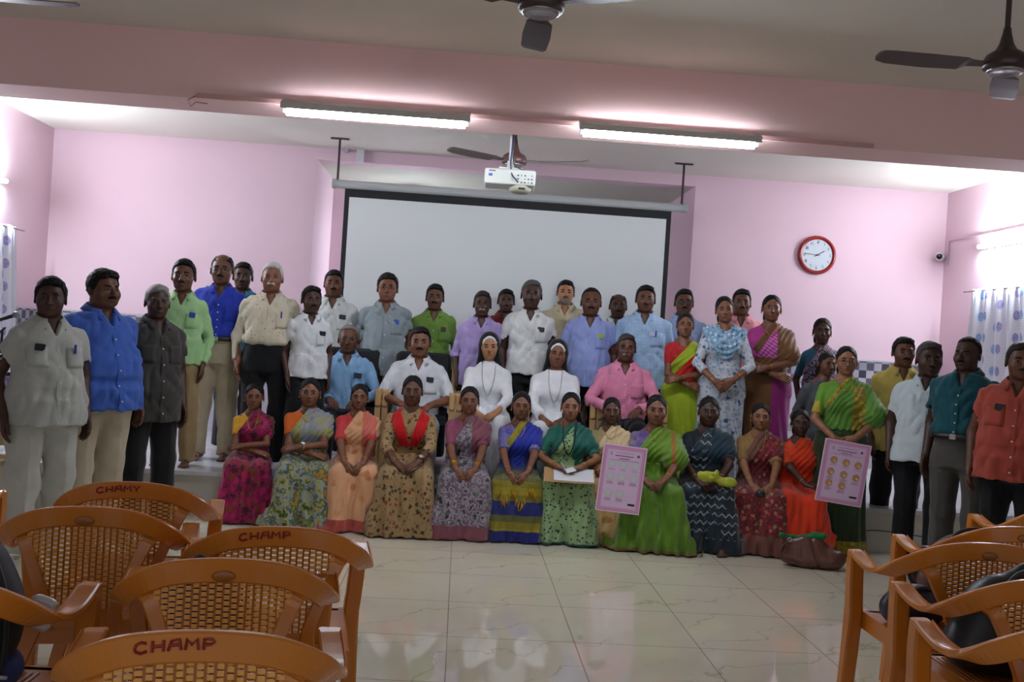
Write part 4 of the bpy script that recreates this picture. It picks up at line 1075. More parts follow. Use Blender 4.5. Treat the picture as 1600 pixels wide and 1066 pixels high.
    if want('f2'):
        root, sp, arms = sari(486, 591, 7.15, 'seated woman in grey, yellow and green floral sari with orange blouse', 'd06418', dict(kind='brush', cols=['1c2a1a', '3c5426', 'a09a48', '8e9898', '2c4030', 'a89c40', 'b4541c'], scale=1.0), None, pal=dict(kind='brush', cols=['6a7a3c', 'a5a04a', '8e949c', '8e949c', '7a8088'], scale=.9), hp=45, tone=T3, sleeve='short', bsl='short', arms='lapfold', fat=.5, w=1.1, wid=1.32, drop=.10)
        watch(arms, 1, root, metal=True)
    if want('f3'): sari(563, 600, 7.15, 'seated woman in peach sari with coral border and coral blouse', 'c43a3c', dict(kind='floral', cols=['d8a278', 'd8a278', 'c07c50', 'd09468'], scale=.55, size=.25, leaf=.01), dict(kind='plain', cols=['b04c44']), palz=lambda d, x, y, z: (x > .045) * (x < .17) * 1., pz=dict(kind='stripe', cols=['c85c50', 'd8846c'], dir=(1, .3), scale=2.4), hp=40, tone=T3, arms='laplow', smile=.004, wid=1.2, hem=.11, foldamp=1.5, bindi='c8a23c')
    if want('f4'):
        root, sp, arms = build_person(px=646, top=587, Y=7.1, base=STG, label='seated woman in beige printed tunic with a bright red scarf', sex='f', pose='sitlow', hair='bun', sleeve='three', arms='lap', hp=47, tone=T2, fat=.3, w=1.08)
        pt = cloth(dict(kind='floral', cols=['9c8058', '7c6440', '703c2a', '38382a', '8c4c34', '4a4430'], scale=1.9, size=.36, leaf=.25))
        g = blouse(sp, arms, root, pt, 'tunic_top', 'three', z0=1.0, neck=.05, nw=.055)
        skirt(sp, root, pt, 'tunic_skirt', wid=1.15, pleat=.003)
        oz = sp['oz']; gg = Grid((-.24, -.34, 1.10 + oz), (.24, .18, 1.47 + oz), .0088); gg.add(torso(sp, .030, 1.08, 1.435)); bust(sp, gg, .028)
        gg.disp(lambda X, Y, Z: -.005 * np.sin(np.abs(X) * 190 + (Z - oz) * 60))
        gg.clip(lambda X, Y, Z: np.where(Y < .04, np.maximum(np.abs(np.abs(X) - (.035 + (Z - oz - 1.13) * .34)) - (.045 - .08 * np.clip(1.22 - (Z - oz), 0, .1)), (1.125 + oz) - Z), np.maximum(np.abs(X) - .16, (1.25 + oz) - Z)), .008)
        gg.sub(cone((0, .018, 1.36 + oz), (0, .016, 1.56 + oz), .062, .080), .01)
        Acc().put(gg).build('scarf', cloth('c00c14', rough=.8), root)
        watch(arms, 1, root, 'b8b0a0', '15120f')
        wrist_ring(arms, -1, root, 'bangle', GOLD(), .03, .0285, .0026)
    if want('f5'):
        root, sp, arms = sari(735, 604, 7.1, 'seated woman in purple and grey printed sari with mauve blouse', '84405a', dict(kind='brush', cols=['141216', '3a3638', '9c949a', '503450', 'a8a0a6', '1c2220'], scale=1.15), dict(kind='plain', cols=['7c4452']), palz=lambda d, x, y, z: ((d < .02) + (x > .04) * (x < .2)) * 1., hp=43, tone=T3, arms='laplow', wid=1.22, hem=.12, drop=.07)
        wrist_ring(arms, -1, root, 'bangle', GOLD(), .055, .030, .003, 3); wrist_ring(arms, 1, root, 'bangle', GOLD(), .055, .030, .003, 2)
    if want('f6'):
        root, sp, arms = sari(816, 612, 7.1, 'seated woman in royal blue and yellow sari with patterned blue blouse', dict(kind='rings', cols=['3c4c9c', '9c6c94', '2c6c9c'], scale=1.6), dict(kind='bands', cols=['94861c', '84781c', '5c5c30', '1c2468', '20286c', '7c7424'], scale=1.0), dict(kind='plain', cols=['141c6c']), pal=dict(kind='plain', cols=['1c2c9c']), palz=lambda d, x, y, z: ((d < .055)) * 1., pz='8c841c', hp=44, tone=T3, arms='laplow', smile=.004, wid=1.15, hem=.10, chain=False)
        neck_chain(sp, [sp['g'], sp['gp']], root, .12, .045, .0026)
        # knotted fringe of the shoulder end hanging over the knees
        gs = sp['gs']; b = MB(); b.smooth = True; rr = random.Random(4)
        for i in range(15):
            x = -.15 + .30 * i / 14; z = .03 - .05 * math.sin(i * .9) - .06 * (1 - abs(x) / .15)
            y = front(gs, x, z)
            if y is None: continue
            b.ball((x, y - .012, z), .008, 6)
            for k in range(3): b.tube([(x, y - .012, z), (x + rr.uniform(-.012, .012), y - .018, z - .03), (x + rr.uniform(-.02, .02), y - .014, z - .07)], [.005, .005, .002], 5)
        b.build('fringe', cloth('b88a10', rough=.7), root)
    if want('f7'):
        root, sp, arms = sari(893, 613, 7.1, 'seated woman in teal sari with mint leaf print holding a clipboard', '0f5c4c', dict(kind='dots', cols=['8aa574', '1c3a3c'], scale=1.2, size=.30), '0c4c44', pal=dict(kind='dots', cols=['8aa574', '1c3a3c'], scale=1.2, size=.30), palz=lambda d, x, y, z: ((d < .04) + (x > .035)) * 1., pz='0f5c50', hp=45, tone=T4, arms='write', smile=.003, wid=1.2, hem=.03, cuffz='8aa574', cuff=.335, chain=False, bindi='3a0c10')
        neck_chain(sp, [sp['g'], sp['gp']], root, .26, .055, .0045, plain('lanyard', '12141c', .7), 'lanyard')
        L = loc_of(root, (.01, -.44, .175)); rz = root.rotation_euler.z
        t = empty('clipboard', L, rz, 'tan clipboard with white papers held on the lap of the woman in teal', 'clipboard')
        Rx = Matrix.Rotation(math.radians(16), 3, 'X')
        b = MB(); b.box((0, 0, 0), (.36, .25, .006), Rx); b.build('board', plain('board', 'a8845a', .6), t)
        b = MB(); b.box((.03, .0, .006), (.28, .22, .004), Rx); b.build('paper_sheets', plain('paper', 'cfcfd4', .7), t)
        t2 = loc_of(root, (.015, -.445, .222)); b = MB(); b.box((0, 0, 0), (.075, .05, .002), Matrix.Rotation(.5, 3, 'X') @ Matrix.Rotation(.5, 3, 'Z'))
        tag(b.build('folded_paper', plain('paper', 'cfcfd4', .7), None, t2, rz), 'small folded white paper held above the clipboard', 'paper')
        p0 = loc_of(root, (-.06, -.40, .27)); p1 = loc_of(root, (-.015, -.47, .205)); b = MB(); b.tube([Vector(), p1 - p0], .004, 6)
        tag(b.build('pen', plain('pen_white', 'a8b4cc', .4), None, p0), 'slim pen in the hand of the woman in teal', 'pen')
    if want('f8'): sari(957, 621, 7.15, 'seated woman in cream gold sari partly behind the left poster', '9a8a5c', dict(kind='floral', cols=['c4a06c', 'c4a06c', 'a87c48', 'b8905c'], scale=.6, size=.3, leaf=.01), None, pal=dict(kind='plain', cols=['d0b890']), hp=42, tone=T2, arms='lap', wid=.9)
    if want('f9'):
        root, sp, arms = sari(1027, 617, 7.0, 'seated woman in bright green sari with purple blouse and a wristwatch', dict(kind='brush', cols=['4c3a84', '5c4a8c', 'a08c84'], scale=.7), dict(kind='plain', cols=['567c14']), dict(kind='plain', cols=['6c5c20']), pal=dict(kind='plain', cols=['62881c']), palz=lambda d, x, y, z: (x > .135) * (x < .165) * 1., pz='94601c', hp=48, tone=T3, arms='lap', w=1.12, wid=1.3, fat=.8, hem=.04, flare=.035, hang=.75, drop=.10, npl=7, pleat=.012, foldamp=1.8, rough=.45)
        watch(arms, -1, root, 'c8c8c8', 'b8b8b8', True)
    if want('f10'):
        root, sp, arms = sari(1109, 620, 7.1, 'seated woman in dark navy sari with white zigzag print', '141c28', dict(kind='zigzag', cols=['16222e', '8a929a'], scale=.8), '12202c', pal=dict(kind='zigzag', cols=['182a38', '9aa2a8'], scale=.8), palz=lambda d, x, y, z: (x > .03) * 1., pz='16303f', hp=46, tone=T1, arms='lap', fat=1.1, w=1.12, wid=1.2, hem=.12, feet='bare', chain=False, bindi=None)
    if want('f11'): sari(1190, 630, 7.1, 'seated woman in red floral sari with dull gold blouse', '8a6a3c', dict(kind='floral', cols=['6a1620', '5c4a38', '9a2c34', '7c1c28', '8c6c50', '5c1420'], scale=2.0, size=.45), dict(kind='brush', cols=['5c4a3c', '7c3a34'], scale=1), hp=41, tone=T4, arms='laplow', wid=1.1, hem=.16, drop=.15, cw=.04)
    if want('f12'): sari(1252, 640, 7.05, 'seated woman in plain bright orange sari holding the right poster', 'c83c0c', dict(kind='plain', cols=['d03408']), None, hp=41, tone=T1, arms=(dict(W=(.03, -.40, .215), d=(.9, -.35, -.12), n=(0, .35, -.9), curl=.6, pole=(-1, .3, -.3)), dict(W=(.21, -.36, .26), d=(.3, -.9, .1), n=(-.9, -.3, 0), curl=.6, pole=(1, .4, -.3))), wid=1.2, flowers=True, npl=17, pleat=.009, cuffz='b89a70', cuff=.345, rough=.75, drop=.08)
    return R
# ---------------------------------------------------------------- the room
YB = 9.6                                             # back wall
_c1, _c2 = at(85, 203, YB), at(1482, 300, YB)
XL, XR = _c1.x, _c2.x
HC = (_c1.z + _c2.z) / 2
YF = -2.6
def wallmat(name, col, bump=.15, var=.04):
    k = 'wall' + name
    if k in MATS: return MATS[k]
    N = NT(name); c = srgb(col); v = N.coords(1); f = N.noise(v, .9, 3); f2 = N.noise(v, 55, 3)
    N.l(N.ramp(f, [(.3, tuple(x * (1 - var) for x in c[:3]) + (1,)), (.7, tuple(min(1, x * (1 + var)) for x in c[:3]) + (1,))]), N.b.inputs['Base Color'])
    N.b.inputs['Roughness'].default_value = .75; N.b.inputs['Specular IOR Level'].default_value = .25; N.bump(f2, bump, .004); MATS[k] = N.m
    return N.m
def tile_mat():
    N = NT('marble_floor_tiles'); v = N.coords(1); sx = N.n('SeparateXYZ'); N.l(v, sx.inputs[0]); X, Y, Z = sx.outputs
    S = TILE
    def seam(u, o):
        t = N.math('FRACT', N.math('DIVIDE', N.math('ADD', u, 100 * S - o), S)); d = N.math('ABSOLUTE', N.math('SUBTRACT', t, .5))
        return N.step(d, .5 - .0024 / S, .0012 / S)
    jm = N.math('MAXIMUM', seam(X, TX), seam(Y, TY))
    # veins: thin wavy ochre lines, cell-shifted
    w = N.n('TexNoise'); N.l(v, w.inputs['Vector']); w.inputs['Scale'].default_value = 2.2; w.inputs['Detail'].default_value = 4
    u = N.math('ADD', N.math('ADD', N.math('MULTIPLY', X, 1.15), N.math('MULTIPLY', Y, -1.9)), N.math('MULTIPLY', w.outputs['Fac'], 1.7))
    d = N.math('ABSOLUTE', N.math('SUBTRACT', N.math('FRACT', N.math('MULTIPLY', u, 1.35)), .5))
    vein = N.math('SUBTRACT', 1, N.step(d, .020, .018)); vein = N.math('MULTIPLY', vein, N.step(N.noise(v, 1.6, 2), .46, .08))
    base = N.ramp(N.noise(v, 1.4, 5, .6), [(.3, srgb('cdc6b0')), (.7, srgb('d8d2be'))])
    c = N.mix(N.math('MULTIPLY', vein, .45), base, srgb('97875f')); c = N.mix(N.math('MULTIPLY', jm, .75), c, srgb('6a6250'))
    N.l(c, N.b.inputs['Base Color']); N.b.inputs['Roughness'].default_value = .03; N.b.inputs['Specular IOR Level'].default_value = .9
    bb = N.math('SUBTRACT', 1, jm); N.bump(bb, .15, .002)
    return N.m
TILE = .60
_q = at_z(695, 1065, 0); TX = _q.x; TY = at_z(702, 995, 0).y
PINK = lambda: wallmat('pink_painted_wall', 'dcc0cb')
PINKB = lambda: wallmat('pink_painted_beam', 'f2cbc8')
CEIL = lambda: wallmat('white_ceiling_paint', 'e0dbd0', .1)
def S(o): o['kind'] = 'structure'; return o

def build_room():
    b = MB(); b.box2((XL - .2, YF, -.1), (XR + .2, YB + 1.7, 0)); S(b.build('floor', tile_mat()))
    b = MB(); b.box2((XL - .2, YF, HC), (XR + .2, YB + 1.7, HC + .12)); S(b.build('ceiling', CEIL()))
    # back wall with a recess behind the screen
    ax0 = at(496, 249, YB).x; ax1 = at(1087, 291, YB).x; az = (at(496, 249, YB).z + at(1087, 291, YB).z) / 2; dp = 1.25
    b = MB(); b.box2((XL - .2, YB, 0), (ax0, YB + .2, HC)); b.box2((ax1, YB, 0), (XR + .2, YB + .2, HC)); b.box2((ax0, YB, az), (ax1, YB + .2, HC))
    b.box2((ax0 - .15, YB + .2, 0), (ax0, YB + dp + .15, az + .1)); b.box2((ax1, YB + .2, 0), (ax1 + .15, YB + dp + .15, az + .1)); b.box2((ax0, YB + dp, 0), (ax1, YB + dp + .15, az + .1))
    S(b.build('wall_back', PINK()))
    b = MB(); b.box2((ax0, YB + .2, az), (ax1, YB + dp, az + .1)); S(b.build('trim_1', wallmat('recess_ceiling_lit_tint', 'c6c9ba', .1)))  # greenish light inside the recess is put into this base colour
    # side walls, right one with a window opening
    b = MB(); b.box2((XL - .2, YF, 0), (XL, YB, HC)); S(b.build('wall_left', PINK()))
    wy0, wy1, wz0, wz1 = 6.2, 7.95, 1.0, 2.08
    b = MB(); b.box2((XR, wy1, 0), (XR + .2, YB, HC)); b.box2((XR, YF, 0), (XR + .2, wy0, HC)); b.box2((XR, wy0, 0), (XR + .2, wy1, wz0)); b.box2((XR, wy0, wz1), (XR + .2, wy1, HC))
    S(b.build('wall_right', PINK()))
    wd = plain('dark_window_wood', '4a2b22', .5, noise=.2, nscale=8)
    b = MB()
    for (y0, y1, z0, z1) in ((wy0, wy1, wz0, wz0 + .06), (wy0, wy1, wz1 - .06, wz1), (wy0, wy0 + .06, wz0, wz1), (wy1 - .06, wy1, wz0, wz1), ((wy0 + wy1) / 2 - .03, (wy0 + wy1) / 2 + .03, wz0, wz1)): b.box2((XR + .05, y0, z0), (XR + .12, y1, z1))
    w = S(b.build('window_1', wd))
    b = MB()
    for k in range(6): b.box2((XR + .04, wy0 + .05, wz0 + .12 + k * .17), (XR + .052, wy1 - .05, wz0 + .132 + k * .17))
    b.build('window_bars', plain('bar_iron', '2a211e', .5), w)
    b = MB(); b.box2((XR + .13, wy0, wz0), (XR + .15, wy1, wz1)); b.build('shutter', plain('brown_shutter', '59403a', .6), w)
    # beam
    z1 = at(700, 0, 6).z; f = at(450, 163, 6.05); bk = at(450, 172, 6.4)
    global BZ; BZ = 2.79 if False else (at(0, 129, BY0).z + at(1600, 252, BY0).z) / 2
    b = MB(); b.box2((XL - .1, BY0, BZ), (XR + .1, BY1, HC + .02)); S(b.build('trim_2', PINKB()))
    # stage
    st = wallmat('stage_tile', 'a8a49b', .05); N = None
    b = MB(); b.box2((XL, SY0, 0), (XR, YB, STG - .03)); b.box2((ax0, YB - .01, 0), (ax1, YB + dp, STG - .03)); S(b.build('trim_3', plain('stage_front_tiles', 'bcb8ac', .22, noise=.05, nscale=2)))
    b = MB(); b.box2((XL, SY0 - .025, STG - .03), (XR, YB, STG)); b.box2((ax0, YB - .01, STG - .03), (ax1, YB + dp, STG)); S(b.build('trim_4', plain('stage_top_granite', 'c2c2c4', .18, noise=.08, nscale=5)))
    # tile bands
    def dado(name, lo, hi, ax):
        N = NT('dado_tiles'); v = N.coords(1); sx = N.n('SeparateXYZ'); N.l(v, sx.inputs[0]); X, Y, Z = sx.outputs; U = X if ax == 0 else Y
        cs = .078; fu = N.math('FLOOR', N.math('DIVIDE', U, cs)); fz = N.math('FLOOR', N.math('DIVIDE', Z, cs))
        par = N.math('MODULO', N.math('ADD', N.math('ADD', fu, fz), 1000), 2); wn = N.n('TexWhiteNoise', noise_dimensions='2D'); cb = N.n('CombineXYZ'); N.l(fu, cb.inputs[0]); N.l(fz, cb.inputs[1]); N.l(cb.outputs[0], wn.inputs['Vector'])
        dark = N.ramp(wn.outputs['Value'], [(0, srgb('3c3c46')), (.5, srgb('5c5b64')), (1, srgb('7c6f7c'))]); lite = N.ramp(wn.outputs['Value'], [(0, srgb('8f8c98')), (1, srgb('b4adba'))])
        c = N.mix(N.step(par, .5, .01), dark, lite)
        N.l(c, N.b.inputs['Base Color']); N.b.inputs['Roughness'].default_value = .2
        b = MB(); b.box2(lo, hi); return S(b.build(name, N.m))
    zt = at(1450, 571, YB).z
    zl = zt - .26
    dado('baseboard_back_left', (XL, YB - .012, zl), (ax0, YB, zt), 0); dado('baseboard_back_right', (ax1, YB - .012, zl), (XR, YB, zt), 0)
    dado('baseboard_left', (XL, YF, zl), (XL + .012, YB, zt), 1)
    b = MB(); b.box2((XL, YB - .010, STG), (ax0, YB, zl)); b.box2((ax1, YB - .010, STG), (XR, YB, zl)); b.box2((XL, YF, 0), (XL + .010, YB, zl)); b.box2((XR - .010, YF, 0), (XR, YB, 1.0)); S(b.build('trim_6', plain('lilac_wall_tile', 'bcb6c4', .25)))
    b = MB(); tr = plain('white_tile_trim', 'b9b3bb', .3); b.box2((XL, YB - .016, zt), (ax0, YB, zt + .018)); b.box2((ax1, YB - .016, zt), (XR, YB, zt + .018)); b.box2((XL, YF, zt), (XL + .016, YB, zt + .018)); S(b.build('trim_5', tr))
BY0, BY1, SY0 = 6.05, 6.42, 6.98
STG = .33

def tube_mat(power):
    k = 'tube%g' % power
    if k not in MATS:
        m = bpy.data.materials.new('lit_fluorescent_tube'); m.use_nodes = True; t = m.node_tree; t.nodes.clear()
        e = t.nodes.new('ShaderNodeEmission'); o = t.nodes.new('ShaderNodeOutputMaterial'); t.links.new(e.outputs[0], o.inputs[0])
        e.inputs[0].default_value = (.80, .90, 1.0, 1); e.inputs[1].default_value = power; MATS[k] = m
    return MATS[k]
def tube_light(p0, p1, down, label, power, group=None, r=.014, bw=.045):
    """p0,p1: tube ends; down: direction from batten to tube"""
    p0, p1, down = Vector(p0), Vector(p1), Vector(down).normalized(); d = (p1 - p0).normalized(); mid = (p0 + p1) / 2
    t = empty('tube_light', mid - down * .05, 0, label, 'light', group); o = mid - down * .05
    L = (p1 - p0).length
    b = MB(); b.smooth = True; b.tube([p0 - o, p1 - o], r, 10); b.build('fluorescent_tube', tube_mat(power), t)
    R = Matrix((d, d.cross(down), down)).transposed()
    b = MB(); b.box(Vector(), (L + .06, bw, .035), R)
    b.build('batten', plain('batten_white', 'bdb9b4', .5), t)
    if group:
        for s in (-1, 1):
            b = MB(); b.box2((s * L * .38 - .02, -.02, -.008), (s * L * .38 + .02, BY0 - o.y + .002, .012)); b.build('bracket', plain('batten_white', 'bdb9b4', .5), t)
    for s in (-1, 1):
        b = MB(); b.box(d * s * (L / 2 + .012) + down * .03, (.024, .034, .05), R); b.build('end_holder', plain('holder_white', 'cfcfcf', .4), t)

def build_fan(hub, rot, label, blades=3, col='4c3a36', rod=.30, ring=True, bcol=None):
    """hub: centre of the motor underside"""
    hub = Vector(hub); t = empty('ceiling_fan', (hub.x, hub.y, HC), 0, label, 'fan', 'ceiling fans'); h = hub.z - HC
    m = plain('fan' + col, col, .35); bm = plain('fanb' + (bcol or col), bcol or col, .45)
    b = MB(); b.smooth = True
    b.lathe([(.03, .0), (.086, .004), (.094, .020), (.094, .045), (.080, .070), (.045, .092), (.030, .12), (.018, .17), (.016, .19)], (0, 0, h), 28); b.build('motor', m, t)
    b = MB(); b.smooth = True; b.lathe([(.050, -.004), (.066, -.010), (.076, -.004), (.078, .004), (.05, .004)], (0, 0, h), 28); b.build('trim_ring', plain('fan_ring', 'a8a2a0', .25, .8), t)
    b = MB(); b.tube([(0, 0, h + .17), (0, 0, -.05)], .012, 10); b.build('down_rod', m, t)
    b = MB(); b.smooth = True; b.lathe([(.012, -.13), (.03, -.12), (.048, -.06), (.055, -.015), (.045, 0)], (0, 0, 0), 20); b.build('canopy', m, t)
    for k in range(blades):
        a = math.radians(rot + 120 * k); R = Matrix.Rotation(a, 3, 'Z') @ Matrix.Rotation(math.radians(9), 3, 'X')
        b = MB(); prof = [(.09, .022), (.16, .030), (.19, .055), (.35, .062), (.52, .058), (.565, .045), (.575, .020)]
        vs = []
        for x, w in prof:
            for s, dz in ((-1, 0), (1, 0), (1, .004), (-1, .004)): vs.append(Vector((0, 0, h + .03)) + R @ Vector((x, s * w - .01, dz - .01 * (s * w / .06) ** 2)))
        fs = [(i * 4 + q, i * 4 + (q + 1) % 4, i * 4 + 4 + (q + 1) % 4, i * 4 + 4 + q) for i in range(len(prof) - 1) for q in range(4)] + [(3, 2, 1, 0), tuple(range(len(vs) - 4, len(vs)))]
        b.add(vs, fs); b.build('blade', bm, t)

def text_strokes(b, s, ox, oz, h, th, plane=lambda x, z: (x, 0, z)):
    """hand painted capitals as thick strokes"""
    G = {'C': [[(.8, .85), (.45, 1), (.1, .8), (0, .5), (.1, .2), (.45, 0), (.85, .12)]], 'H': [[(.05, 1), (.05, 0)], [(.8, 1), (.8, 0)], [(.05, .5), (.8, .5)]],
         'A': [[(0, 0), (.2, .9), (.7, 1), (.85, 0)], [(.1, .5), (.8, .5)]], 'M': [[(0, 0), (.08, 1), (.42, .45), (.78, 1), (.9, 0)]], 'P': [[(.1, 0), (.1, 1), (.65, 1), (.8, .72), (.6, .48), (.1, .45)]],
         'Y': [[(0, 1), (.4, .5), (.8, 1)], [(.4, .5), (.4, 0)]]}
    x = ox
    for ch in s:
        for st in G[ch]:
            b.tube([plane(x + px * h * 1.3, oz + pz * h) for px, pz in st], th, 5)
        x += h * 1.5
# ---------------------------------------------------------------- plastic chairs
CH = {}
def chair_parts():
    org = NT('orange_plastic'); f = org.noise(org.coords(1), 2.5, 3)
    org.l(org.ramp(f, [(.3, srgb('b8681a')), (.7, srgb('c6782a'))]), org.b.inputs['Base Color']); org.b.inputs['Roughness'].default_value = .26; org.b.inputs['Specular IOR Level'].default_value = .5
    org.b.inputs['Subsurface Weight'].default_value = .0
    om = org.m; lt = plain('orange_plastic_lit_weave', 'dd9a48', .3); CH['m'] = om  # weave colour lightened and yellowed for light passing through the slats
    # one side of the rail: x, y, z, strip half-width direction blend (0 = upright face, 1 = flat arm), half width
    half = [(0, -.245, .769, 0, .031), (.07, -.243, .766, 0, .031), (.14, -.232, .754, .02, .031), (.20, -.205, .727, .10, .031), (.245, -.155, .690, .30, .031), (.268, -.09, .654, .6, .030), (.278, -.02, .632, .9, .029),
            (.280, .06, .628, 1, .029), (.277, .14, .640, 1, .030), (.272, .205, .655, 1, .030)]
    path = [(-x, y, z, b, w) for x, y, z, b, w in half[:0:-1]] + half
    P = catmull(path, 4); pts = [Vector(p[:3]) for p in P]; ups = []
    for i, p in enumerate(P):
        t = (pts[min(i + 1, len(pts) - 1)] - pts[max(i - 1, 0)]).normalized()
        up = Vector((0, 0, 1)); up = (up - t * up.dot(t)).normalized(); out = t.cross(up)       # out: away from sitter
        bl = p[3] * math.pi / 2; W = up * math.cos(bl) + out * math.sin(bl) * (1 if True else 1); T = out * math.cos(bl) - up * math.sin(bl)
        ups.append((W * p[4], T * .011))
    prof = [(-1, -.6), (-1, .6), (-.85, 1), (.85, 1), (1, .6), (1, -.6), (.85, -1), (.78, -.2), (-.78, -.2), (-.85, -1)]
    b = MB(); b.smooth = False; b.sweep(pts, ups, prof); me = b.mesh(); CH['rail'] = me
    # stiles: from the rail down to the seat, curving inwards
    def strip(pl, w0, th, name, wd=None):
        b = MB(); Q = catmull(pl, 4); pts = [Vector(q[:3]) for q in Q]; ups = []
        for i in range(len(pts)):
            t = (pts[min(i + 1, len(pts) - 1)] - pts[max(i - 1, 0)]).normalized(); o = Vector(wd or (0, 1, 0)); o = (o - t * o.dot(t)).normalized(); W = t.cross(o)
            w = Q[i][3] if len(Q[i]) > 3 else w0; ups.append((W * w, o * th))
        b.sweep(pts, ups, [(-1, -.7), (-1, .7), (-.8, 1), (.8, 1), (1, .7), (1, -.7), (.8, -1), (-.8, -1)]); return b
    CH['stile'] = [strip([(s * .192, -.186, .700, .028), (s * .177, -.208, .68, .024), (s * .155, -.220, .62, .020), (s * .126, -.232, .55, .019), (s * .104, -.236, .48, .021), (s * .104, -.228, .41, .030)], .025, .012, 'stile').mesh() for s in (-1, 1)]
    b = MB(); b.sweep([Vector((x, -.232 + .03 * (x / .14) ** 2 * .3, .448)) for x in (-.115, -.06, 0, .06, .115)], [(Vector((0, 0, .028)), Vector((0, .012, 0)))] * 5, [(-1, -1), (-1, 1), (1, 1), (1, -1)]); CH['crossbar'] = b.mesh()
    # woven panel: upright ribs and staggered slats within a flared outline
    b = MB(); rb = MB()
    def xlim(z): return np.interp(z, [.47, .54, .60, .66, .70, .73], [.084, .104, .130, .152, .168, .160])
    def ztop(x): return .741 - 1.15 * x * x
    def yy(x): return -.240 + .75 * x * x
    pit = .0190; n = 9
    for i in range(-n, n + 1):
        x = i * pit; zs = [z for z in np.arange(.472, ztop(x), .01) if abs(x) < xlim(z)]
        if len(zs) < 2: continue
        z0, z1 = min(zs), max(zs) + .012; rb.box((x, yy(x), (z0 + z1) / 2), (.0055, .007, z1 - z0))
    k = 0
    for i in range(-n, n):
        x = (i + .5) * pit; st = .0075 if i % 2 else 0; z = .472 + st
        while z < ztop(x) + .012:
            if abs(x) < xlim(z) + .015: b.box((x, yy(x), z), (pit, .004, .0098))
            z += .0150
    CH['weave'] = b.mesh(); CH['rib'] = rb.mesh()
    # seat
    b = MB()
    b.box2((-.215, -.215, .405), (.215, .225, .418)); b.box2((-.225, .205, .350), (.225, .238, .418)); b.box2((-.225, -.235, .365), (.225, -.212, .418))
    for s in (-1, 1): b.box2((min(s * .212, s * .232), -.235, .352), (max(s * .212, s * .232), .235, .420))
    CH['seat'] = b.mesh()
    b = MB()
    for i in range(-9, 10): b.box((i * .018, .0, .4195), (.008, .36, .003))
    CH['seat_ribs'] = b.mesh()
    # legs: front ones rise to the arms
    CH['fleg'] = [strip([(s * .272, .212, .655, .026), (s * .270, .222, .58, .027), (s * .262, .232, .46, .030), (s * .258, .240, .40, .034), (s * .262, .250, .22, .026), (s * .270, .265, 0, .020)], .027, .027, 'leg', (1, 0, 0)).mesh() for s in (-1, 1)]
    CH['bleg'] = [strip([(s * .130, -.222, .44, .030), (s * .175, -.230, .30, .026), (s * .215, -.245, .15, .022), (s * .228, -.265, 0, .020)], .026, .015, 'leg').mesh() for s in (-1, 1)]
    b = MB(); b.smooth = True
    b.lathe([(.030, 0), (.034, .002), (.030, .0035)], (0, 0, 0), 20, Matrix.Rotation(math.pi / 2, 3, 'X')); CH['badge'] = b.mesh()
    for me in [CH['rail'], CH['crossbar'], CH['seat']] + CH['stile'] + CH['fleg'] + CH['bleg']: me.materials.append(om)
    CH['weave'].materials.append(lt); CH['rib'].materials.append(plain('orange_plastic_rib', '9c5416', .35)); CH['seat_ribs'].materials.append(plain('orange_plastic_rib', '9c5416', .35)); CH['badge'].materials.append(plain('brown_badge', '94561e', .4))
def plastic_chair(x, y, label, rot=0, word=None, badge=True):
    if not CH: chair_parts()
    t = empty('plastic_chair', (x, y, 0), math.radians(rot), label, 'chair', 'orange plastic chairs')
    def put(name, me, smooth=False):
        o = bpy.data.objects.new(name, me); COL.objects.link(o); o.parent = t; return o
    bk = put('back_rail', CH['rail']); mo = bk.modifiers.new('bevel', 'BEVEL') if False else None
    for me in CH['stile']: put('back_stile', me)
    put('back_crossbar', CH['crossbar']); w = put('woven_panel', CH['weave']); put('panel_ribs', CH['rib']).parent = w
    s = put('seat', CH['seat']); put('seat_ribs', CH['seat_ribs']).parent = s
    for me in CH['fleg']: put('front_leg', me)
    for me in CH['bleg']: put('rear_leg', me)
    def yb(x): return float(np.interp(abs(x), [0, .07, .14, .20], [-.245, -.243, -.232, -.205])) - .014
    if word:
        b = MB(); h = .021; text_strokes(b, word, -h * 1.5 * len(word) / 2 - .035, .766, h, .0032, lambda X, Z: (X, yb(X), Z - .9 * X * X))
        b.build('painted_lettering', plain('dark_red_paint', '861612', .5), bk)
    elif badge:
        o = put('badge', CH['badge']); o.location = (0, yb(0) + .002, .756); o.parent = bk; o.scale = (.85, 1, .42)
    return t
def blob_bag(name, loc, rz, prims, col, label, cat, disp=None, rough=.4, res=.008, k=.03):
    lo = np.min([p.lo for p in prims], 0) - .02; hi = np.max([p.hi for p in prims], 0) + .02
    g = Grid(lo, hi, res)
    for p in prims: g.add(p, k)
    if disp: g.disp(disp)
    g.clip(lambda X, Y, Z: -Z + .002)
    t = empty(name, loc, rz, label, cat)
    Acc().put(g).build('bag_body', plain('leather' + col, col, rough, noise=.12, nscale=12, bump=.2), t)
    return t, g
def strap(t, pts, r, col, name='strap', flat=None):
    b = MB(); b.smooth = True; b.tube(catmull(pts, 5), r, 7); return b.build(name, plain('leather' + col, col, .45), t)

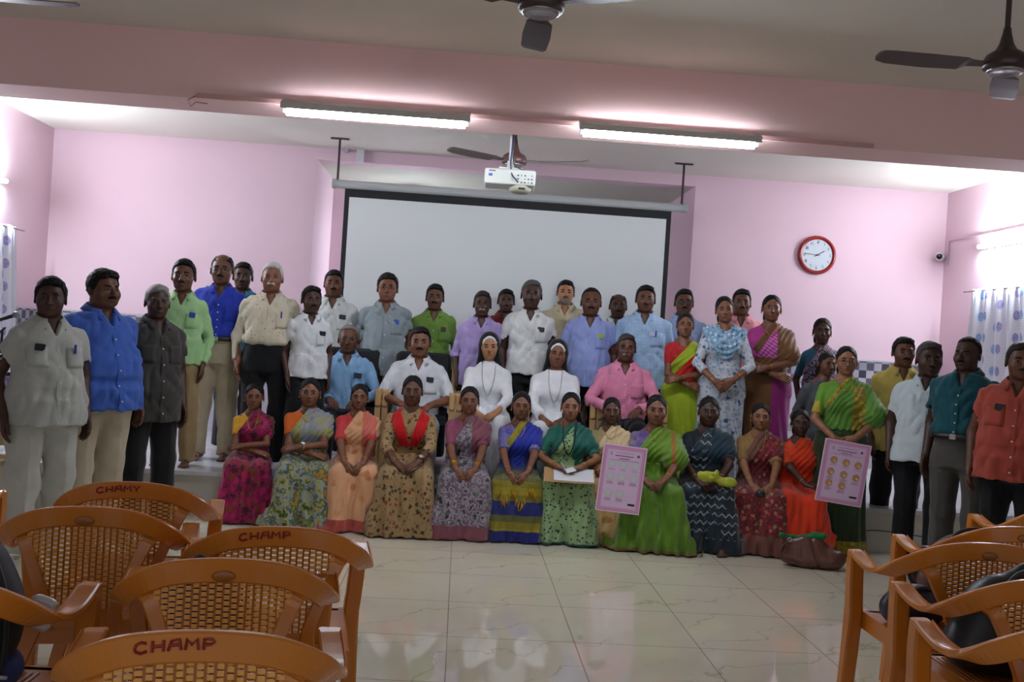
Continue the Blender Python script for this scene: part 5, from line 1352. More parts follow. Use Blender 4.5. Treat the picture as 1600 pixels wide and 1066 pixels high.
# ---------------------------------------------------------------- everything else
def poster(root_p, corners, label, ring, fill):
    """corners: world TL, TR, BL -> flat board with print"""
    TL, TR, BL = [Vector(c) for c in corners]; ux = (TR - TL); uz = (BL - TL); w, h = ux.length, uz.length; ex = ux.normalized(); ez = -uz.normalized(); ey = ez.cross(ex).normalized()
    ez = ex.cross(ey).normalized() * 1
    if ez.z < 0: ez = -ez
    C = (TR + BL) / 2; R = Matrix((ex, -ex.cross(ez) * -1, ez)).transposed()
    ny = ez.cross(ex).normalized()      # away from the viewer
    R = Matrix((ex, ny, ez)).transposed()
    t = bpy.data.objects.new('health_poster', None); COL.objects.link(t); t.matrix_world = Matrix.Translation(C) @ R.to_4x4(); tag(t, label, 'poster', 'pink printed posters')
    mat = lambda n, c: plain(n, c, .6)
    b = MB(); b.box((0, 0, 0), (w, .004, h)); b.build('board', mat('poster_white', 'efe0ee'), t)
    y = -.0026
    def layer(name, rects, m, yy):
        b = MB()
        for (x0, z0, x1, z1) in rects: b.box2((x0 * w / 2, yy - .0004, z0 * h / 2), (x1 * w / 2, yy, z1 * h / 2))
        return b.build(name, m, t)
    layer('pink_border', [(-.96, -.97, .96, .97)], mat('poster_pink', 'dc96c8'), y)
    layer('inner_panel', [(-.80, -.86, .80, .86)], mat('poster_light', 'e4c6e8'), y - .0006)
    fr = []
    for (a, c, th) in ((.84, .89, .008), (.78, .84, .006)): fr += [(-a, c - th, a, c), (-a, -c, a, -c + th), (-a, -c, -a + th, c), (a - th, -c, a, c)]
    layer('border_lines', fr, mat('poster_line', 'e6d4e4'), y - .0012)
    rr = random.Random(3); txt = mat('poster_text', '84205a')
    def words(cx, cz, wid, lines, hh, gap):
        out = []
        for k in range(lines):
            ww = wid * rr.uniform(.75, 1); x = cx - ww / 2
            while x < cx + ww / 2:
                l = rr.uniform(.02, .05); out.append((x, cz - k * gap - hh, min(x + l, cx + ww / 2), cz - k * gap)); x += l + .014
        return out
    for q in (words(0, .78, 1.0, 1, .012, .05), words(0, .70, .95, 1, .030, .05), words(0, .62, .5, 1, .026, .05), [(-.66, .555, .70, .562)]): layer('printed_heading', q, txt, y - .0014)
    cs = [(-.52, .42), (0, .42), (.54, .42), (-.52, .06), (0, .06), (.54, .06), (-.52, -.44), (0, -.44)] if ring else [(-.50, .36), (.04, .33), (.56, .30), (-.55, -.02), (.02, -.06), (.56, -.10), (-.55, -.38), (.02, -.42)]
    for i, (cx, cz) in enumerate(cs): layer('printed_caption', words(cx, cz - .15, .34, 1 if i < 3 else 3, .012, .032), txt, y - .0014)
    for (cx, cz) in cs:
        b = MB(); Rx = Matrix.Rotation(math.pi / 2, 3, 'X'); c = Vector((cx * w / 2, y - .0012, cz * h / 2)); r = h * .060
        b.lathe([(r, 0), (r, .0006)], c, 24, Rx); b.build('picture_disc', mat('disc' + fill, fill), t)
        if ring: b = MB(); b.lathe([(r * .82, 0), (r * .82, .0011)], c, 20, Rx); b.build('picture_ring', mat('disc_ring', 'c2ccd2'), t); b = MB(); b.lathe([(r * .74, 0), (r * .74, .0014)], c, 20, Rx); b.lathe([(r * .25, 0), (r * .25, .0018)], c, 8, Rx); b.build('picture_motif', mat('disc2', 'd4d2dc'), t)
        else:
            b = MB(); b.lathe([(r * .86, 0), (r * .86, .0010)], c, 20, Rx); b.build('picture_ring', mat('discb', '8a5a3c'), t)
            b = MB(); b.lathe([(r * .78, 0), (r * .78, .0013)], c, 20, Rx); b.build('picture_motif', mat('disc3', 'd09464'), t)
            b = MB(); b.lathe([(r * .34, 0), (r * .34, .0017)], c + Vector((r * .32, 0, -r * .25)), 12, Rx); b.build('picture_highlight', mat('disc4', 'd8c8bc'), t)
    b = MB(); c = Vector((.63 * w / 2, y - .0012, .72 * h / 2)); b.lathe([(h * .022, 0), (h * .022, .0008)], c, 16, Matrix.Rotation(math.pi / 2, 3, 'X')); b.build('round_emblem', mat('emblem', '7c5a6c'), t)
    b = MB()
    b.tube([(-.66 * w / 2, y - .001, .74 * h / 2), (-.60 * w / 2, y - .001, .78 * h / 2), (-.57 * w / 2, y - .001, .70 * h / 2), (-.64 * w / 2, y - .001, .69 * h / 2)], .0018, 5); b.build('ribbon_emblem', mat('emblem2', 'b0406c'), t)
    layer('black_label', [(.42, -.76, .74, -.70)], mat('label_black', '1a181c'), y - .0014)
    return t
def curtain(name, x, y0, y1, zt, zb, wx, label, nf=9):
    """hanging curtain along a side wall"""
    N = NT('printed_curtain'); v = N.coords(1); sx = N.n('SeparateXYZ'); N.l(v, sx.inputs[0]); X, Y, Z = sx.outputs
    A = N.n('Attribute'); A.attribute_name = 'zone'; U = A.outputs['Fac']
    du = N.math('SUBTRACT', N.math('FRACT', N.math('MULTIPLY', U, 6.0)), .5); iu = N.math('FLOOR', N.math('MULTIPLY', U, 6.0))
    zz = N.math('ADD', N.math('MULTIPLY', Z, 5.0), N.math('MULTIPLY', iu, .5)); dz = N.math('SUBTRACT', N.math('FRACT', zz), .5)
    r = N.math('ADD', N.math('POWER', N.math('MULTIPLY', du, 3.2), 2.), N.math('POWER', N.math('MULTIPLY', dz, 3.4), 2.))
    leaf = N.math('SUBTRACT', 1, N.step(r, .55, .1)); wn = N.noise(v, 60, 1); leaf = N.math('MULTIPLY', leaf, N.math('ADD', .45, wn))
    st = N.step(N.math('SINE', N.math('MULTIPLY', Z, 300)), .3, .3)
    c = N.mix(N.math('MULTIPLY', st, .25), srgb('d2d0da'), srgb('a8a6b8')); par = N.math('MODULO', N.math('ADD', iu, 100), 3)
    lc = N.mix(N.step(par, .5, .01), srgb('7c70ac'), srgb('6c98cc')); c = N.mix(N.math('MULTIPLY', leaf, .85, True), c, lc)
    N.l(c, N.b.inputs['Base Color']); N.b.inputs['Roughness'].default_value = .6
    N.b.inputs['Transmission Weight'].default_value = 0.0
    n = 90; m = 16; vs = []; uz = []
    for k in range(m + 1):
        z = zt + (zb - zt) * k / m; sp = 1 + .18 * (k / m)
        for i in range(n + 1):
            u = i / n; yv = y0 + (y1 - y0) * (.5 + (u - .5) * sp); s = 1 if wx > 0 else -1
            d = .035 * math.sin(u * nf * 2 * math.pi) + .012 * math.sin(u * 31 + k * .3)
            zz_ = z - (.05 * (1 - math.cos(u * nf * 2 * math.pi)) * .5 if k == 0 else 0)
            vs.append((x + s * (.07 + d), yv, zz_)); uz.append(u * 2.2)
    fs = [(k * (n + 1) + i, k * (n + 1) + i + 1, (k + 1) * (n + 1) + i + 1, (k + 1) * (n + 1) + i) for k in range(m) for i in range(n)]
    t = empty(name, (0, 0, 0), 0, label, 'curtain')
    b = MB(); b.smooth = True; b.add(vs, fs); o = b.build('curtain_cloth', N.m, t); a = o.data.attributes.new('zone', 'FLOAT', 'POINT'); a.data.foreach_set('value', uz)
    sol = o.modifiers.new('solid', 'SOLIDIFY'); sol.thickness = .003
    b = MB(); b.smooth = True; b.tube([(x + (.07 if wx > 0 else -.07), y0 - .15, zt - .02), (x + (.07 if wx > 0 else -.07), y1 + .15, zt - .02)], .010, 8); b.build('curtain_rod', plain('rod_white', 'bfb7bd', .4), t)
    return t
def build_fixed():
    # tube lights on the beam
    zb = BZ - .045
    for (a, c, lab, pw) in (((448, 176), (727, 194), 'lit tube light under the beam, left of the projector', TUBE_POWER * .55), ((912, 203), (1178, 232), 'lit tube light under the beam, right of the projector', TUBE_POWER * .75)):
        yb = BY0 - .09; p0 = at(a[0], a[1], yb); p1 = at(c[0], c[1], yb); z = (p0.z + p1.z) / 2
        tube_light((p0.x, yb, z), (p1.x, yb, z), (0, .45, -1), lab, pw * .72, 'tube lights on the beam', .024, .10)  # batten widened and tilted to keep direct light off the front ceiling
    # wiring batten along the beam
    p0, p1 = at(308, 159, BY0), at(1362, 243, BY0); b = MB(); b.box2((p0.x, BY0 - .028, BZ + .005), (p1.x, BY0, BZ + .028)); 
    cc = tag(b.build('cable_casing', plain('casing_pink', 'c79a96', .6)), 'long painted cable casing along the lower edge of the beam', 'cable casing')
    b = MB(); b.smooth = True; q = at(300, 170, BY0); b.tube([(q.x + .04, BY0 - .02, BZ + .02), (q.x - .02, BY0 - .03, BZ - .02), (q.x, BY0 - .03, BZ - .06), (q.x + .03, BY0 - .03, BZ - .03), (q.x + .10, BY0 - .03, BZ - .035)], .003, 5); tag(b.build('loose_wire', plain('wire_red', '8a4a4a', .5)), 'short loose wire curling from the end of the cable casing', 'wire')
    # side wall tubes
    p0 = at_x(1533, 386, XR - .05); yy = p0.y
    tube_light((XR - .07, yy, p0.z), (XR - .07, yy - 1.17, p0.z), (-1, 0, -.1), 'lit tube light on the right wall above the curtain', TUBE_POWER * 1.6, None, .017)
    p0 = at_x(6, 283, XL + .05); yy = p0.y
    tube_light((XL + .07, yy, p0.z), (XL + .07, yy - 1.17, p0.z), (1, 0, -.1), 'lit tube light on the left wall', TUBE_POWER * 1.9, None, .017)
    b = MB(); b.smooth = True; q = at_x(1485, 377, XR); p = at_x(1533, 368, XR); b.tube([(XR - .01, q.y, q.z - .25), (XR - .01, q.y, q.z), (XR - .01, p.y, p.z), (XR - .01, p.y - 1.3, p.z)], .008, 6); tag(b.build('wall_conduit', plain('conduit', 'c0a4b4', .5)), 'thin conduit running to the tube light on the right wall', 'conduit')
    # tube inside the recess, behind the screen
    q = at(533, 345, YB + .45)
    ax0 = at(496, 249, YB).x
    xr = at(640, 345, YB + 1.1).x; tube_light((xr, YB + 1.16, 2.78), (xr, YB + 1.16, 1.60), (0, -1, 0), 'upright tube light on the side of the recess behind the screen', TUBE_POWER * .6, None, .014)
    # soft light above the screen comes from the recess tube
    # screen
    ys = 9.05; a, c = at(523, 288, ys), at(1070, 325, ys); zc = (a.z + c.z) / 2
    t = empty('projector_screen', ((a.x + c.x) / 2, ys, zc), 0, 'large pull-down projector screen with black border in front of the recess', 'screen'); w = (c.x - a.x)
    b = MB(); b.smooth = False; R = Matrix.Rotation(math.pi / 2, 3, 'Y'); b.lathe([(.040, -w / 2), (.040, w / 2)], (0, 0, 0), 12, R); b.build('housing', plain('housing_white', 'b9bdbd', .4), t)
    for s in (-1, 1): b = MB(); b.lathe([(.046, -.02), (.046, .02)], (s * w / 2, 0, 0), 12, R); b.build('end_cap', plain('cap_grey', 'aab0b0', .4), t)
    l, r_ = at(539, 300, ys).x - t.location.x, at(1049, 332, ys).x - t.location.x
    b = MB(); b.box2((l, -.004, -1.95), (r_, .004, -.03)); b.build('black_border', plain('border_black', '17181c', .7), t)
    b = MB(); b.box2((l + .045, -.0065, -1.90), (r_ - .045, -.0045, -.115)); b.build('white_fabric', wallmat('screen_fabric', 'e2e6e6', .02, .01), t)
    b = MB(); b.smooth = True; b.tube([(l, 0, -1.96), (r_, 0, -1.96)], .018, 8); b.build('bottom_bar', plain('border_black', '17181c', .7), t)
    for px, lab in ((527, 'dark steel hanger rod at the left end of the projector screen'), (1067, 'dark steel hanger rod at the right end of the projector screen')):
        x = at(px, 290, ys).x; o = empty('hanger_rod', (x, ys, HC), 0, lab, 'rod', 'screen hanger rods')
        b = MB(); b.box2((-.010, -.006, zc - HC + .04), (.010, .006, -.002)); b.build('rod', plain('rod_dark', '3a2e2e' if px < 800 else '5c5c66', .5), o)
        b = MB(); b.box2((-.085, -.02, -.012), (.085, .02, -.002)); b.build('ceiling_plate', plain('rod_dark2', '3c3838', .5), o)
    # white box and tilted grey box on the back wall
    q = at(564, 245, YB); b = MB(); b.rbox((0, -.03, 0), (.075, .05, .13), .01); o = b.build('junction_box', plain('box_white', 'cfcdd4', .4)); o.location = (q.x, YB, q.z); tag(o, 'small white box hanging on the wall above the screen', 'box')
    q = at(539, 226, YB - .1); b = MB(); b.rbox((0, 0, 0), (.09, .05, .11), .008, Matrix.Rotation(.35, 3, 'Y')); o = b.build('tilted_box', plain('box_grey', 'b9aeb4', .5)); o.location = (q.x, YB - .04, q.z); tag(o, 'small tilted grey box beside the left screen hanger', 'box')
    # clock
    q = at(1275, 399, YB); r = .198; t = empty('wall_clock', (q.x, YB, q.z), 0, 'round wall clock with red frame and white dial', 'clock'); Rx = Matrix.Rotation(math.pi / 2, 3, 'X')
    b = MB(); b.smooth = True; b.lathe([(r * .78, .0), (r * .98, .0), (r, .018), (r * .97, .040), (r * .90, .050), (r * .83, .042), (r * .80, .026)], (0, 0, 0), 48, Rx); b.build('clock_frame', plain('clock_red', '8e1c1e', .2), t)
    b = MB(); b.lathe([(r * .80, .004), (r * .80, .030)], (0, 0, 0), 48, Rx); b.build('dial', plain('dial_white', 'c2ccd4', .4), t)
    yf = -.0315; dk = plain('clock_ink', '23242c', .5)
    SEG = {'0': ['abcdef'], '1': ['bc'], '2': ['abged'], '3': ['abgcd'], '4': ['fgbc'], '5': ['afgcd'], '6': ['afgecd'], '7': ['abc'], '8': ['abcdefg'], '9': ['abcdfg']}
    P_ = {'a': ((0, 1), (1, 1)), 'b': ((1, 1), (1, .5)), 'c': ((1, .5), (1, 0)), 'd': ((0, 0), (1, 0)), 'e': ((0, 0), (0, .5)), 'f': ((0, .5), (0, 1)), 'g': ((0, .5), (1, .5))}
    for n in range(1, 13):
        an = math.radians(90 - n * 30); cx, cz = r * .66 * math.cos(an), r * .66 * math.sin(an); s = str(n); b = MB(); h = .026; wd = .012
        for j, ch in enumerate(s):
            ox = cx + (j - (len(s) - 1) / 2) * .020 - wd / 2
            for sg in SEG[ch][0]:
                (x0, z0), (x1, z1) = P_[sg]; b.tube([(ox + x0 * wd, yf, cz - h / 2 + z0 * h), (ox + x1 * wd, yf, cz - h / 2 + z1 * h)], .0018, 4)
        b.build('numeral', dk, t)
    for (ang, ln, th, nm) in ((180 - 4, .125, .0025, 'minute_hand'), (31, .085, .0035, 'hour_hand')):
        a = math.radians(ang); b = MB(); b.tube([(-.03 * math.cos(a), yf - .003, -.03 * math.sin(a)), (ln * math.cos(a), yf - .003, ln * math.sin(a))], th, 5); b.build(nm, dk, t)
    b = MB(); b.lathe([(.009, 0), (.009, .034)], (0, 0, 0), 12, Rx); b.build('hub', dk, t)
    # camera on the back wall
    q = at(1470, 402, YB - .06); t = empty('security_camera', (q.x, YB, q.z), 0, 'small white security camera in the back right corner', 'camera'); wm = plain('cam_white', 'c9c4cc', .4)
    b = MB(); b.smooth = True; b.lathe([(.035, 0), (.035, .02), (.02, .03), (.018, .06)], (.03, 0, 0), 16, Rx); b.build('mount', wm, t)
    Rc = Matrix.Rotation(-.5, 3, 'Z') @ Rx; b = MB(); b.smooth = True; b.lathe([(.035, .03), (.042, .05), (.042, .12), (.038, .13)], (.02, -.0, 0), 20, Rc); b.build('housing', wm, t)
    b = MB(); b.smooth = True; b.lathe([(.030, .128), (.028, .136)], (.02, 0, 0), 16, Rc); b.build('lens', plain('lens_black', '0c0c10', .15), t)
    # projector
    yp = 6.62; q = at(797, 277, yp); t = empty('projector', (q.x, yp, q.z), math.radians(-2), 'white projector hanging from the ceiling behind the beam', 'projector'); wm = plain('projector_white', 'c9ccc6', .4)
    b = MB(); b.rbox((0, .10, 0), (.352, .24, .105), .012); b.build('body', wm, t)
    b = MB()
    for i in range(5):
        for j in range(3):
            if (i * 3 + j) % 7 != 4: b.box((.055 + i * .024, -.021, -.035 + j * .024), (.012 if (i + j) % 3 else .006, .003, .007))
    b.build('port', plain('port_dark', '202228', .5), t)
    b = MB(); b.box((-.125, -.021, .036), (.045, .002, .008)); b.build('name_mark', plain('mark_grey', '5a5c60', .5), t)
    b = MB(); b.box((-.135, -.021, .008), (.026, .002, .018)); b.build('blue_sticker', plain('sticker_blue', '4a5ca8', .5), t)
    b = MB(); b.smooth = True; b.lathe([(.05, -.10), (.075, -.085), (.08, -.05)], (.075, .06, 0), 24); lc = b.build('lens_cowl', plain('cowl', 'a9a693', .5), t)
    b = MB(); b.box((.085, -.016, -.075), (.045, .01, .012)); b.build('lens_slot', plain('port_dark', '202228', .5), t)
    b = MB(); b.box((0, .06, .062), (.16, .12, .012)); b.box((0, .04, .09), (.05, .05, .05)); b.build('mount_bracket', plain('bracket', 'bcbcb6', .4), t)
    b = MB(); b.tube([(0, .04, .08), (0, .04, HC - q.z)], .016, 12); b.build('mount_pole', plain('pole_white', 'c2c2c6', .35), t)
    b = MB(); b.smooth = True; b.tube(catmull([(.004, .02, HC - q.z), (.004, .02, .25), (-.002, .015, .12), (.01, -.02, .02), (.04, -.035, -.02), (.055, -.025, -.035)], 5), .0045, 6)
    tag(b.build('signal_cable', plain('cable_navy', '20264a', .5), None, (q.x, yp, q.z)), 'dark blue cable running down the projector pole to its ports', 'cable')
    b = MB(); b.smooth = True; b.tube(catmull([(.010, .02, HC - q.z), (.012, .02, .25), (.02, .01, .10), (.07, -.01, .06), (.11, -.02, .045)], 5), .0035, 6)
    tag(b.build('power_cable', plain('cable_black', '1c1e24', .5), None, (q.x, yp, q.z)), 'thin black cable curving from the pole to the top of the projector', 'cable')
    # fans
    zf = 2.71
    build_fan(Vector((at_z(845, 20, zf).x, at_z(845, 20, zf).y, zf)), -30, 'dark brown ceiling fan at the top centre, in front of the beam', col='3a2c2c')
    build_fan(Vector((at_z(1570, 112, zf).x, at_z(1570, 112, zf).y, zf)), 62, 'dark brown ceiling fan at the top right', col='3a2a28', bcol='5c4c4c')
    q = at_z(118, 6, 2.74); build_fan(Vector((q.x - .56, q.y, zf)), 0, 'ceiling fan at the top left with only blades in view', col='4c4444')
    q = at_z(803, 258, 2.70); build_fan(Vector((q.x, q.y, 2.70)), -25, 'brown ceiling fan behind the projector pole', col='5c403c', bcol='6c5c58')
    # curtains
    pr0, pr1 = at_x(1515, 452, XR - .07), at_x(1592, 445, XR - .07)
    curtain('window_curtain', XR, pr1.y - .15, pr0.y - .05, (pr0.z + pr1.z) / 2, .55, -1, 'white curtain with blue leaf prints on the right wall window', 5)
    pl0 = at_x(30, 355, XL + .07); curtain('window_curtain', XL, pl0.y - 1.5, pl0.y - .05, pl0.z, .55, 1, 'white curtain with blue leaf prints on the left wall', 8)
    # microphone on a stand, left
    p = at(34, 490, 6.6); t = empty('microphone_stand', (p.x - .12, 6.6, 0), 0, 'tall microphone stand behind the man in the pale grey shirt', 'microphone stand')
    bk = plain('stand_black', '1c1c20', .4); b = MB(); b.smooth = True; b.tube([(0, 0, .02), (0, 0, p.z - .12)], .009, 8); b.lathe([(.12, 0), (.12, .012), (.02, .03)], (0, 0, 0), 20); b.build('pole', bk, t)
    b = MB(); b.smooth = True; b.tube([(-.12, 0, p.z - .22), (0, 0, p.z - .12), (.02, 0, p.z - .10)], .007, 8); b.build('boom_arm', bk, t)
    t2 = empty('microphone', (p.x - .12, 6.6, p.z - .07), 0, 'black microphone with a silver mesh head at the left edge', 'microphone')
    b = MB(); b.smooth = True; b.tube([(-.12, 0, -.02), (.06, 0, .05)], [.009, .014], 10); b.build('handle', bk, t2)
    b = MB(); b.smooth = True; b.ball((.085, 0, .06), (.028, .024, .024), 12); b.build('mesh_head', plain('mic_mesh', '8a8a8e', .35, .7, bump=.4, nscale=120), t2)
    # banner board and cream chair at the left edge
    p = at(8, 620, 7.6); b = MB(); b.box((0, 0, 0), (.36, .02, .34)); o = b.build('printed_board', [plain('board_frame', '1b1b22', .4)]); o.location = (p.x - .06, 7.6, p.z + .02); tag(o, 'dark framed pink display board at the left edge', 'board')
    b = MB(); b.box((0, -.012, .03), (.32, .004, .22)); b.build('pink_print', cloth(dict(kind='brush', cols=['8a4c7c', 'a88ab8', '6c5c94', 'b890b0'], scale=2)), o)
    p = at(10, 655, 6.4); t = empty('cream_chair', (p.x - .16, 6.4, 0), 0, 'cream plastic chair behind the man in the pale grey shirt', 'chair'); cm = plain('cream_plastic', 'bfa878', .35)
    b = MB(); b.rbox((0, .18, .66), (.42, .03, .34), .08); b.build('backrest', cm, t); b = MB(); b.box((0, 0, .42), (.42, .40, .03)); b.build('seat', cm, t)
    for sx in (-1, 1):
        for sy in (-1, 1): b = MB(); b.tube([(sx * .19, sy * .18, .42), (sx * .21, sy * .20, 0)], .018, 8); b.build('leg', cm, t)
def armchair(x, y, label):
    """wooden-armed conference chair on the stage"""
    t = empty('wooden_armchair', (x, y, STG), 0, label, 'chair', 'wooden armchairs on the stage'); wd = MATS.get('beech') or plain('beech', 'c6a06c', .45, noise=.12, nscale=6)
    bl = plain('black_upholstery', '17181d', .8)
    for s in (-1, 1):
        b = MB(); b.box((s * .262, -.27, .31), (.045, .035, .62)); b.rbox((s * .262, -.288, .56), (.048, .03, .14), .02); o = b.build('front_post', wd, t)
        b = MB(); b.box((s * .262, -.02, .615), (.050, .50, .028)); b.build('armrest', wd, t)
        b = MB(); b.box((s * .262, .24, .45), (.040, .035, .90), Matrix.Rotation(-.08, 3, 'X')); b.build('rear_post', wd, t)
    b = MB(); b.rbox((0, -.02, .40), (.47, .48, .09), .03); b.build('seat', bl, t)
    b = MB(); b.rbox((0, .24, .70), (.46, .06, .46), .05, Matrix.Rotation(-.10, 3, 'X')); b.build('backrest', bl, t)
    return t
def build_things():
    for args in (('A', -1.37, 3.75, 'orange plastic chair lettered in red, farthest back of the left group', 'CHAMY'), ('B', -1.31, 3.25, 'orange plastic chair with brown badge, in front of the far lettered chair on the left', None),
                 ('C', -.676, 3.13, 'orange plastic chair lettered in red beside the aisle on the left', 'CHAMP'), ('D', -.71, 2.70, 'orange plastic chair with brown badge and a dark bag on its seat', None),
                 ('E', -.588, 2.113, 'orange plastic chair lettered in red, nearest the viewer at the bottom', 'CHAMP'), ('F', -1.38, 2.42, 'orange plastic chair at the left edge carrying the black backpack', None),
                 ('G', -2.31, 3.68, 'orange plastic chair cut by the left edge behind the others', None),
                 ('R1', 1.695, 3.60, 'orange plastic chair beside the aisle on the right with a dark blue purse', None), ('R2', 2.03, 4.0, 'orange plastic chair on the right with a brown leather bag', None),
                 ('R0', 2.715, 4.74, 'farthest orange plastic chair on the right', None), ('R3', 1.66, 3.08, 'orange plastic chair on the right holding the large black handbag', None),
                 ('R4', 1.535, 2.62, 'orange plastic chair nearest the bottom right corner', None)):
        x, y = cw(args[1], args[2]); ro = 9 if args[0] in 'ABCDE' else 0; a = math.radians(ro)
        plastic_chair(x - .245 * math.sin(a), y - .245 * (1 - math.cos(a)), args[3], ro, args[4])
    # bags
    ss = .421
    t, g = blob_bag('backpack', (*cw(-1.36, 2.40), ss), .2, [ell((0, 0, .20), (.17, .12, .22)), ell((0, -.02, .32), (.13, .10, .13)), ell((0, -.10, .13), (.13, .05, .11))], '0e0f13', 'black backpack with blue base on the chair at the left edge', 'backpack', lambda X, Y, Z: .006 * vnoise(X * 14, Y * 14, Z * 14), .6)
    g = Grid((-.2, -.16, -.01), (.2, .16, .14), .008); g.add(ell((0, 0, .07), (.178, .128, .085))); g.clip(lambda X, Y, Z: -Z + .002); Acc().put(g).build('blue_base', plain('blue_nylon', '182862', .6), t)
    strap(t, [(-.04, -.06, .42), (0, -.07, .49), (.04, -.06, .42)], .008, '0e0f13', 'top_handle'); strap(t, [(.10, -.08, .40), (.15, -.12, .28), (.15, -.11, .12), (.12, -.08, .05)], .009, '0e0f13', 'shoulder_strap')
    strap(t, [(.05, -.13, .06), (.10, -.14, .10), (.16, -.10, .08)], .005, 'b9b4b8', 'white_cord')
    b = MB(); b.rbox((0, 0, .03), (.07, .03, .09), .02, Matrix.Rotation(.3, 3, 'Y')); tag(b.build('face_mask_pouch', plain('white_plastic', 'c9c2c4', .3), None, (*cw(-1.19, 2.52), .58)), 'crumpled white pouch tucked beside the black backpack', 'pouch')
    t, g = blob_bag('handbag', (*cw(-.86, 2.78), ss), 0, [ell((0, 0, .12), (.13, .08, .13))], '101116', 'black bag on the seat of the badge chair in the second left row', 'bag', None, .5)
    strap(t, [(-.07, 0, .22), (0, 0, .30), (.07, 0, .22)], .007, '101116', 'handle')
    t, g = blob_bag('purse', (*cw(1.60, 3.68), ss), .3, [ell((0, 0, .07), (.13, .07, .075)), cone((-.08, 0, .05), (.08, 0, .05), .06)], '1b2334', 'dark blue purse with silver clasp on the right aisle chair', 'purse', lambda X, Y, Z: .004 * vnoise(X * 16, Y * 16, Z * 16), .4)
    b = MB(); b.rbox((-.06, -.062, .11), (.045, .012, .02), .006, Matrix.Rotation(.5, 3, 'X')); b.build('clasp', SILVER(), t); strap(t, [(-.09, 0, .10), (0, -.05, .145), (.09, 0, .10)], .007, '1b2334', 'handle')
    t, g = blob_bag('handbag', (*cw(1.68, 3.12), ss), .1, [ell((0, 0, .16), (.20, .12, .17)), cone((-.14, 0, .09), (.14, 0, .09), .09), ell((.05, .0, .30), (.08, .05, .07))], '14161a', 'large black leather handbag filling the chair on the right', 'handbag', lambda X, Y, Z: .008 * vnoise(X * 11, Y * 11, Z * 11), .42)
    strap(t, [(-.10, -.04, .24), (-.04, -.07, .34), (.06, -.07, .34), (.11, -.04, .25)], .009, '14161a', 'handle'); b = MB(); b.rbox((.10, -.105, .24), (.035, .012, .02), .005); b.build('buckle', GOLD(), t)
    t, g = blob_bag('leather_bag', (*cw(2.0, 4.12), ss), .1, [ell((0, 0, .13), (.19, .08, .15)), cone((-.14, 0, .07), (.14, 0, .07), .07)], '5c3a34', 'brown leather bag with dark handle on a right-hand chair', 'bag', lambda X, Y, Z: .005 * vnoise(X * 12, Y * 12, Z * 12), .4)
    strap(t, [(-.14, -.04, .22), (-.06, -.06, .30), (.08, -.06, .30), (.15, -.04, .24)], .008, '2c1814', 'handle'); 
    for x in (-.12, .13): b = MB(); b.smooth = True; b.tube([(x + .012 * math.cos(a), -.06, .22 + .012 * math.sin(a)) for a in [i * math.pi / 5 for i in range(10)]], .003, 5, closed=True); b.build('ring', SILVER(), t)
    t, g = blob_bag('handbag', (*cw(1.86, 4.2), ss), .4, [ell((0, 0, .10), (.08, .06, .10))], '0d0e12', 'black handbag behind the right aisle chair', 'handbag', None, .4)
    # brown bag on the floor
    q = at_z(1272, 890, 0); q2 = at_z(1315, 905, 0)
    t, g = blob_bag('shoulder_bag', (q.x - .0, q.y + .06, 0), -.18, [ell((-.03, 0, .11), (.15, .065, .11)), ell((.10, -.01, .07), (.13, .08, .075)), cone((-.14, 0, .16), (.05, .0, .15), .030), ell((.0, 0, .05), (.20, .085, .055))], '60392f', 'brown leather shoulder bag slumped on the floor before the orange sari', 'bag',
                    lambda X, Y, Z: .012 * np.exp(-((X - .045 + Z * .3) / .012) ** 2) + .006 * (1 - 2 * np.abs(vnoise(X * 16, Y * 16, Z * 10))), .33)
    strap(t, [(-.16, -.03, .17), (-.21, -.05, .12), (-.20, -.08, .05), (-.12, -.09, .03)], .007, '4c2c28', 'shoulder_strap'); b = MB(); b.smooth = True; b.tube([(-.155 + .014 * math.cos(a), -.035, .18 + .014 * math.sin(a)) for a in [i * math.pi / 5 for i in range(10)]], .0035, 5, closed=True); b.build('ring', SILVER(), t)
    g = Grid((-.25, -.08, .12), (.12, .08, .30), .007); g.add(cone((-.09, 0, .19), (.06, .0, .215), .022, .030)); g.add(cone((-.09, 0, .19), (-.19, -.02, .205), .014, .012)); g.add(ell((-.205, -.02, .205), (.028, .02, .022)))
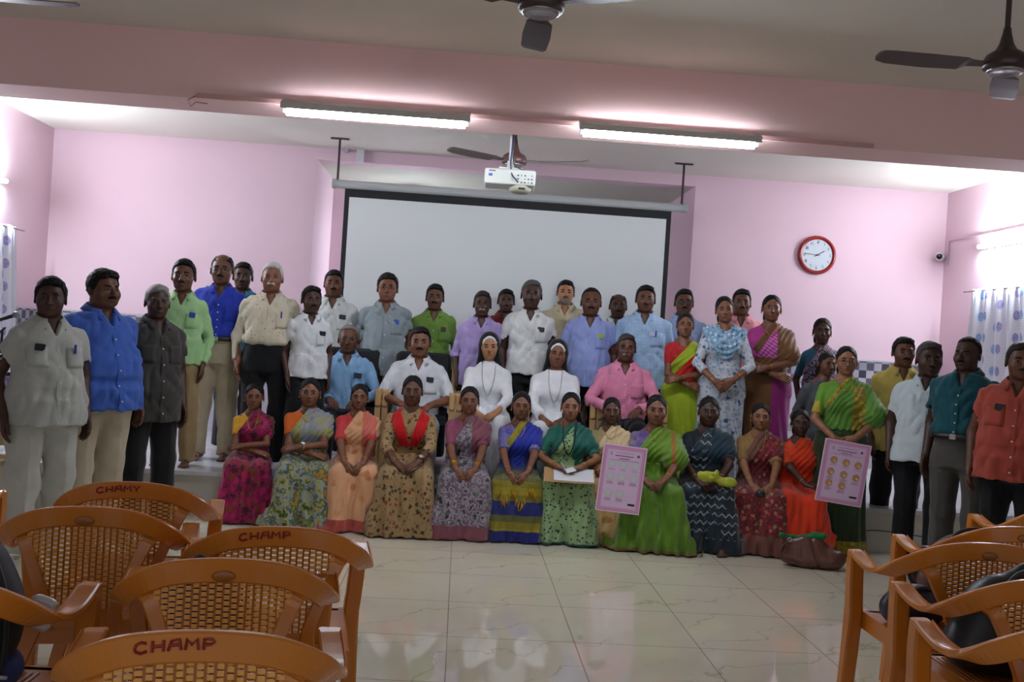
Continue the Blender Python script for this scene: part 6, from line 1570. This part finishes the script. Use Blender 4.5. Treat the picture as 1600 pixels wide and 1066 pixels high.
    g.disp(lambda X, Y, Z: .008 * vnoise(X * 30, Y * 30, Z * 30)); o = Acc().put(g).build('green_cloth', cloth('146c34', rough=.6)); o.location = t.location; o.rotation_euler = t.rotation_euler; tag(o, 'green cloth bundle stuffed in the top of the brown shoulder bag', 'cloth')
    # yellow packet in the navy woman's hands
    q = at(1119, 748, 6.66); g = Grid((-.17, -.07, -.08), (.17, .07, .10), .007); g.add(ell((-.055, 0, .012), (.085, .035, .042))); g.add(ell((.075, 0, -.022), (.080, .032, .036)), .01); g.add(ell((.0, -.01, .04), (.022, .015, .03)), .01)
    g.disp(lambda X, Y, Z: .007 * (1 - 2 * np.abs(vnoise(X * 25, Y * 25, Z * 25)))); o = Acc().put(g).build('gift_packet', plain('yellow_wrap', 'a8b030', .35)); o.location = q; tag(o, 'yellow-green wrapped packet in the lap of the woman in navy sari', 'packet')
    # small black purse on the red floral sari's lap
    q = at(1188, 772, 6.50); b = MB(); b.smooth = True; b.ball((0, 0, 0), (.035, .03, .028), 12); tag(b.build('coin_purse', plain('purse_black', '15151a', .35), None, q), 'small black purse held by the woman in red floral sari', 'purse')
    # posters
    Yp = 6.52
    poster(None, (at(941, 692, Yp), at(1009, 701, Yp), at(933, 797, Yp)), 'pink health poster with white circles held at the left, before the cream sari', True, 'c9ccd0')
    poster(None, (at(1289, 684, Yp), at(1361, 697, Yp), at(1274, 781, Yp)), 'tilted pink health poster with orange circles held by the woman in orange', False, 'd4a07c')
    # armchairs under the seated five
    for i, px in enumerate((546, 658, 769, 872, 981)):
        x = at(px, 600, 7.85).x; armchair(x, 7.85, ['wooden armchair under the man in sky blue shirt', 'wooden armchair under the seated man in white shirt', 'wooden armchair under the younger nun', 'wooden armchair under the smiling nun', 'wooden armchair under the man in rose pink shirt'][i])
    # cable on the stage front
    q = at(1362, 840, SY0 - .03); b = MB(); b.smooth = True; b.tube(catmull([(q.x - .5, SY0 - .045, .10), (q.x - .1, SY0 - .045, .16), (q.x + .1, SY0 - .045, .17), (q.x + .6, SY0 - .045, .12)], 5), .004, 6)
    tag(b.build('floor_cable', plain('cable_black', '1c1e24', .5)), 'thin black cable along the stage front between the standing men', 'cable')
build_room(); build_fixed(); build_things(); build_cast()
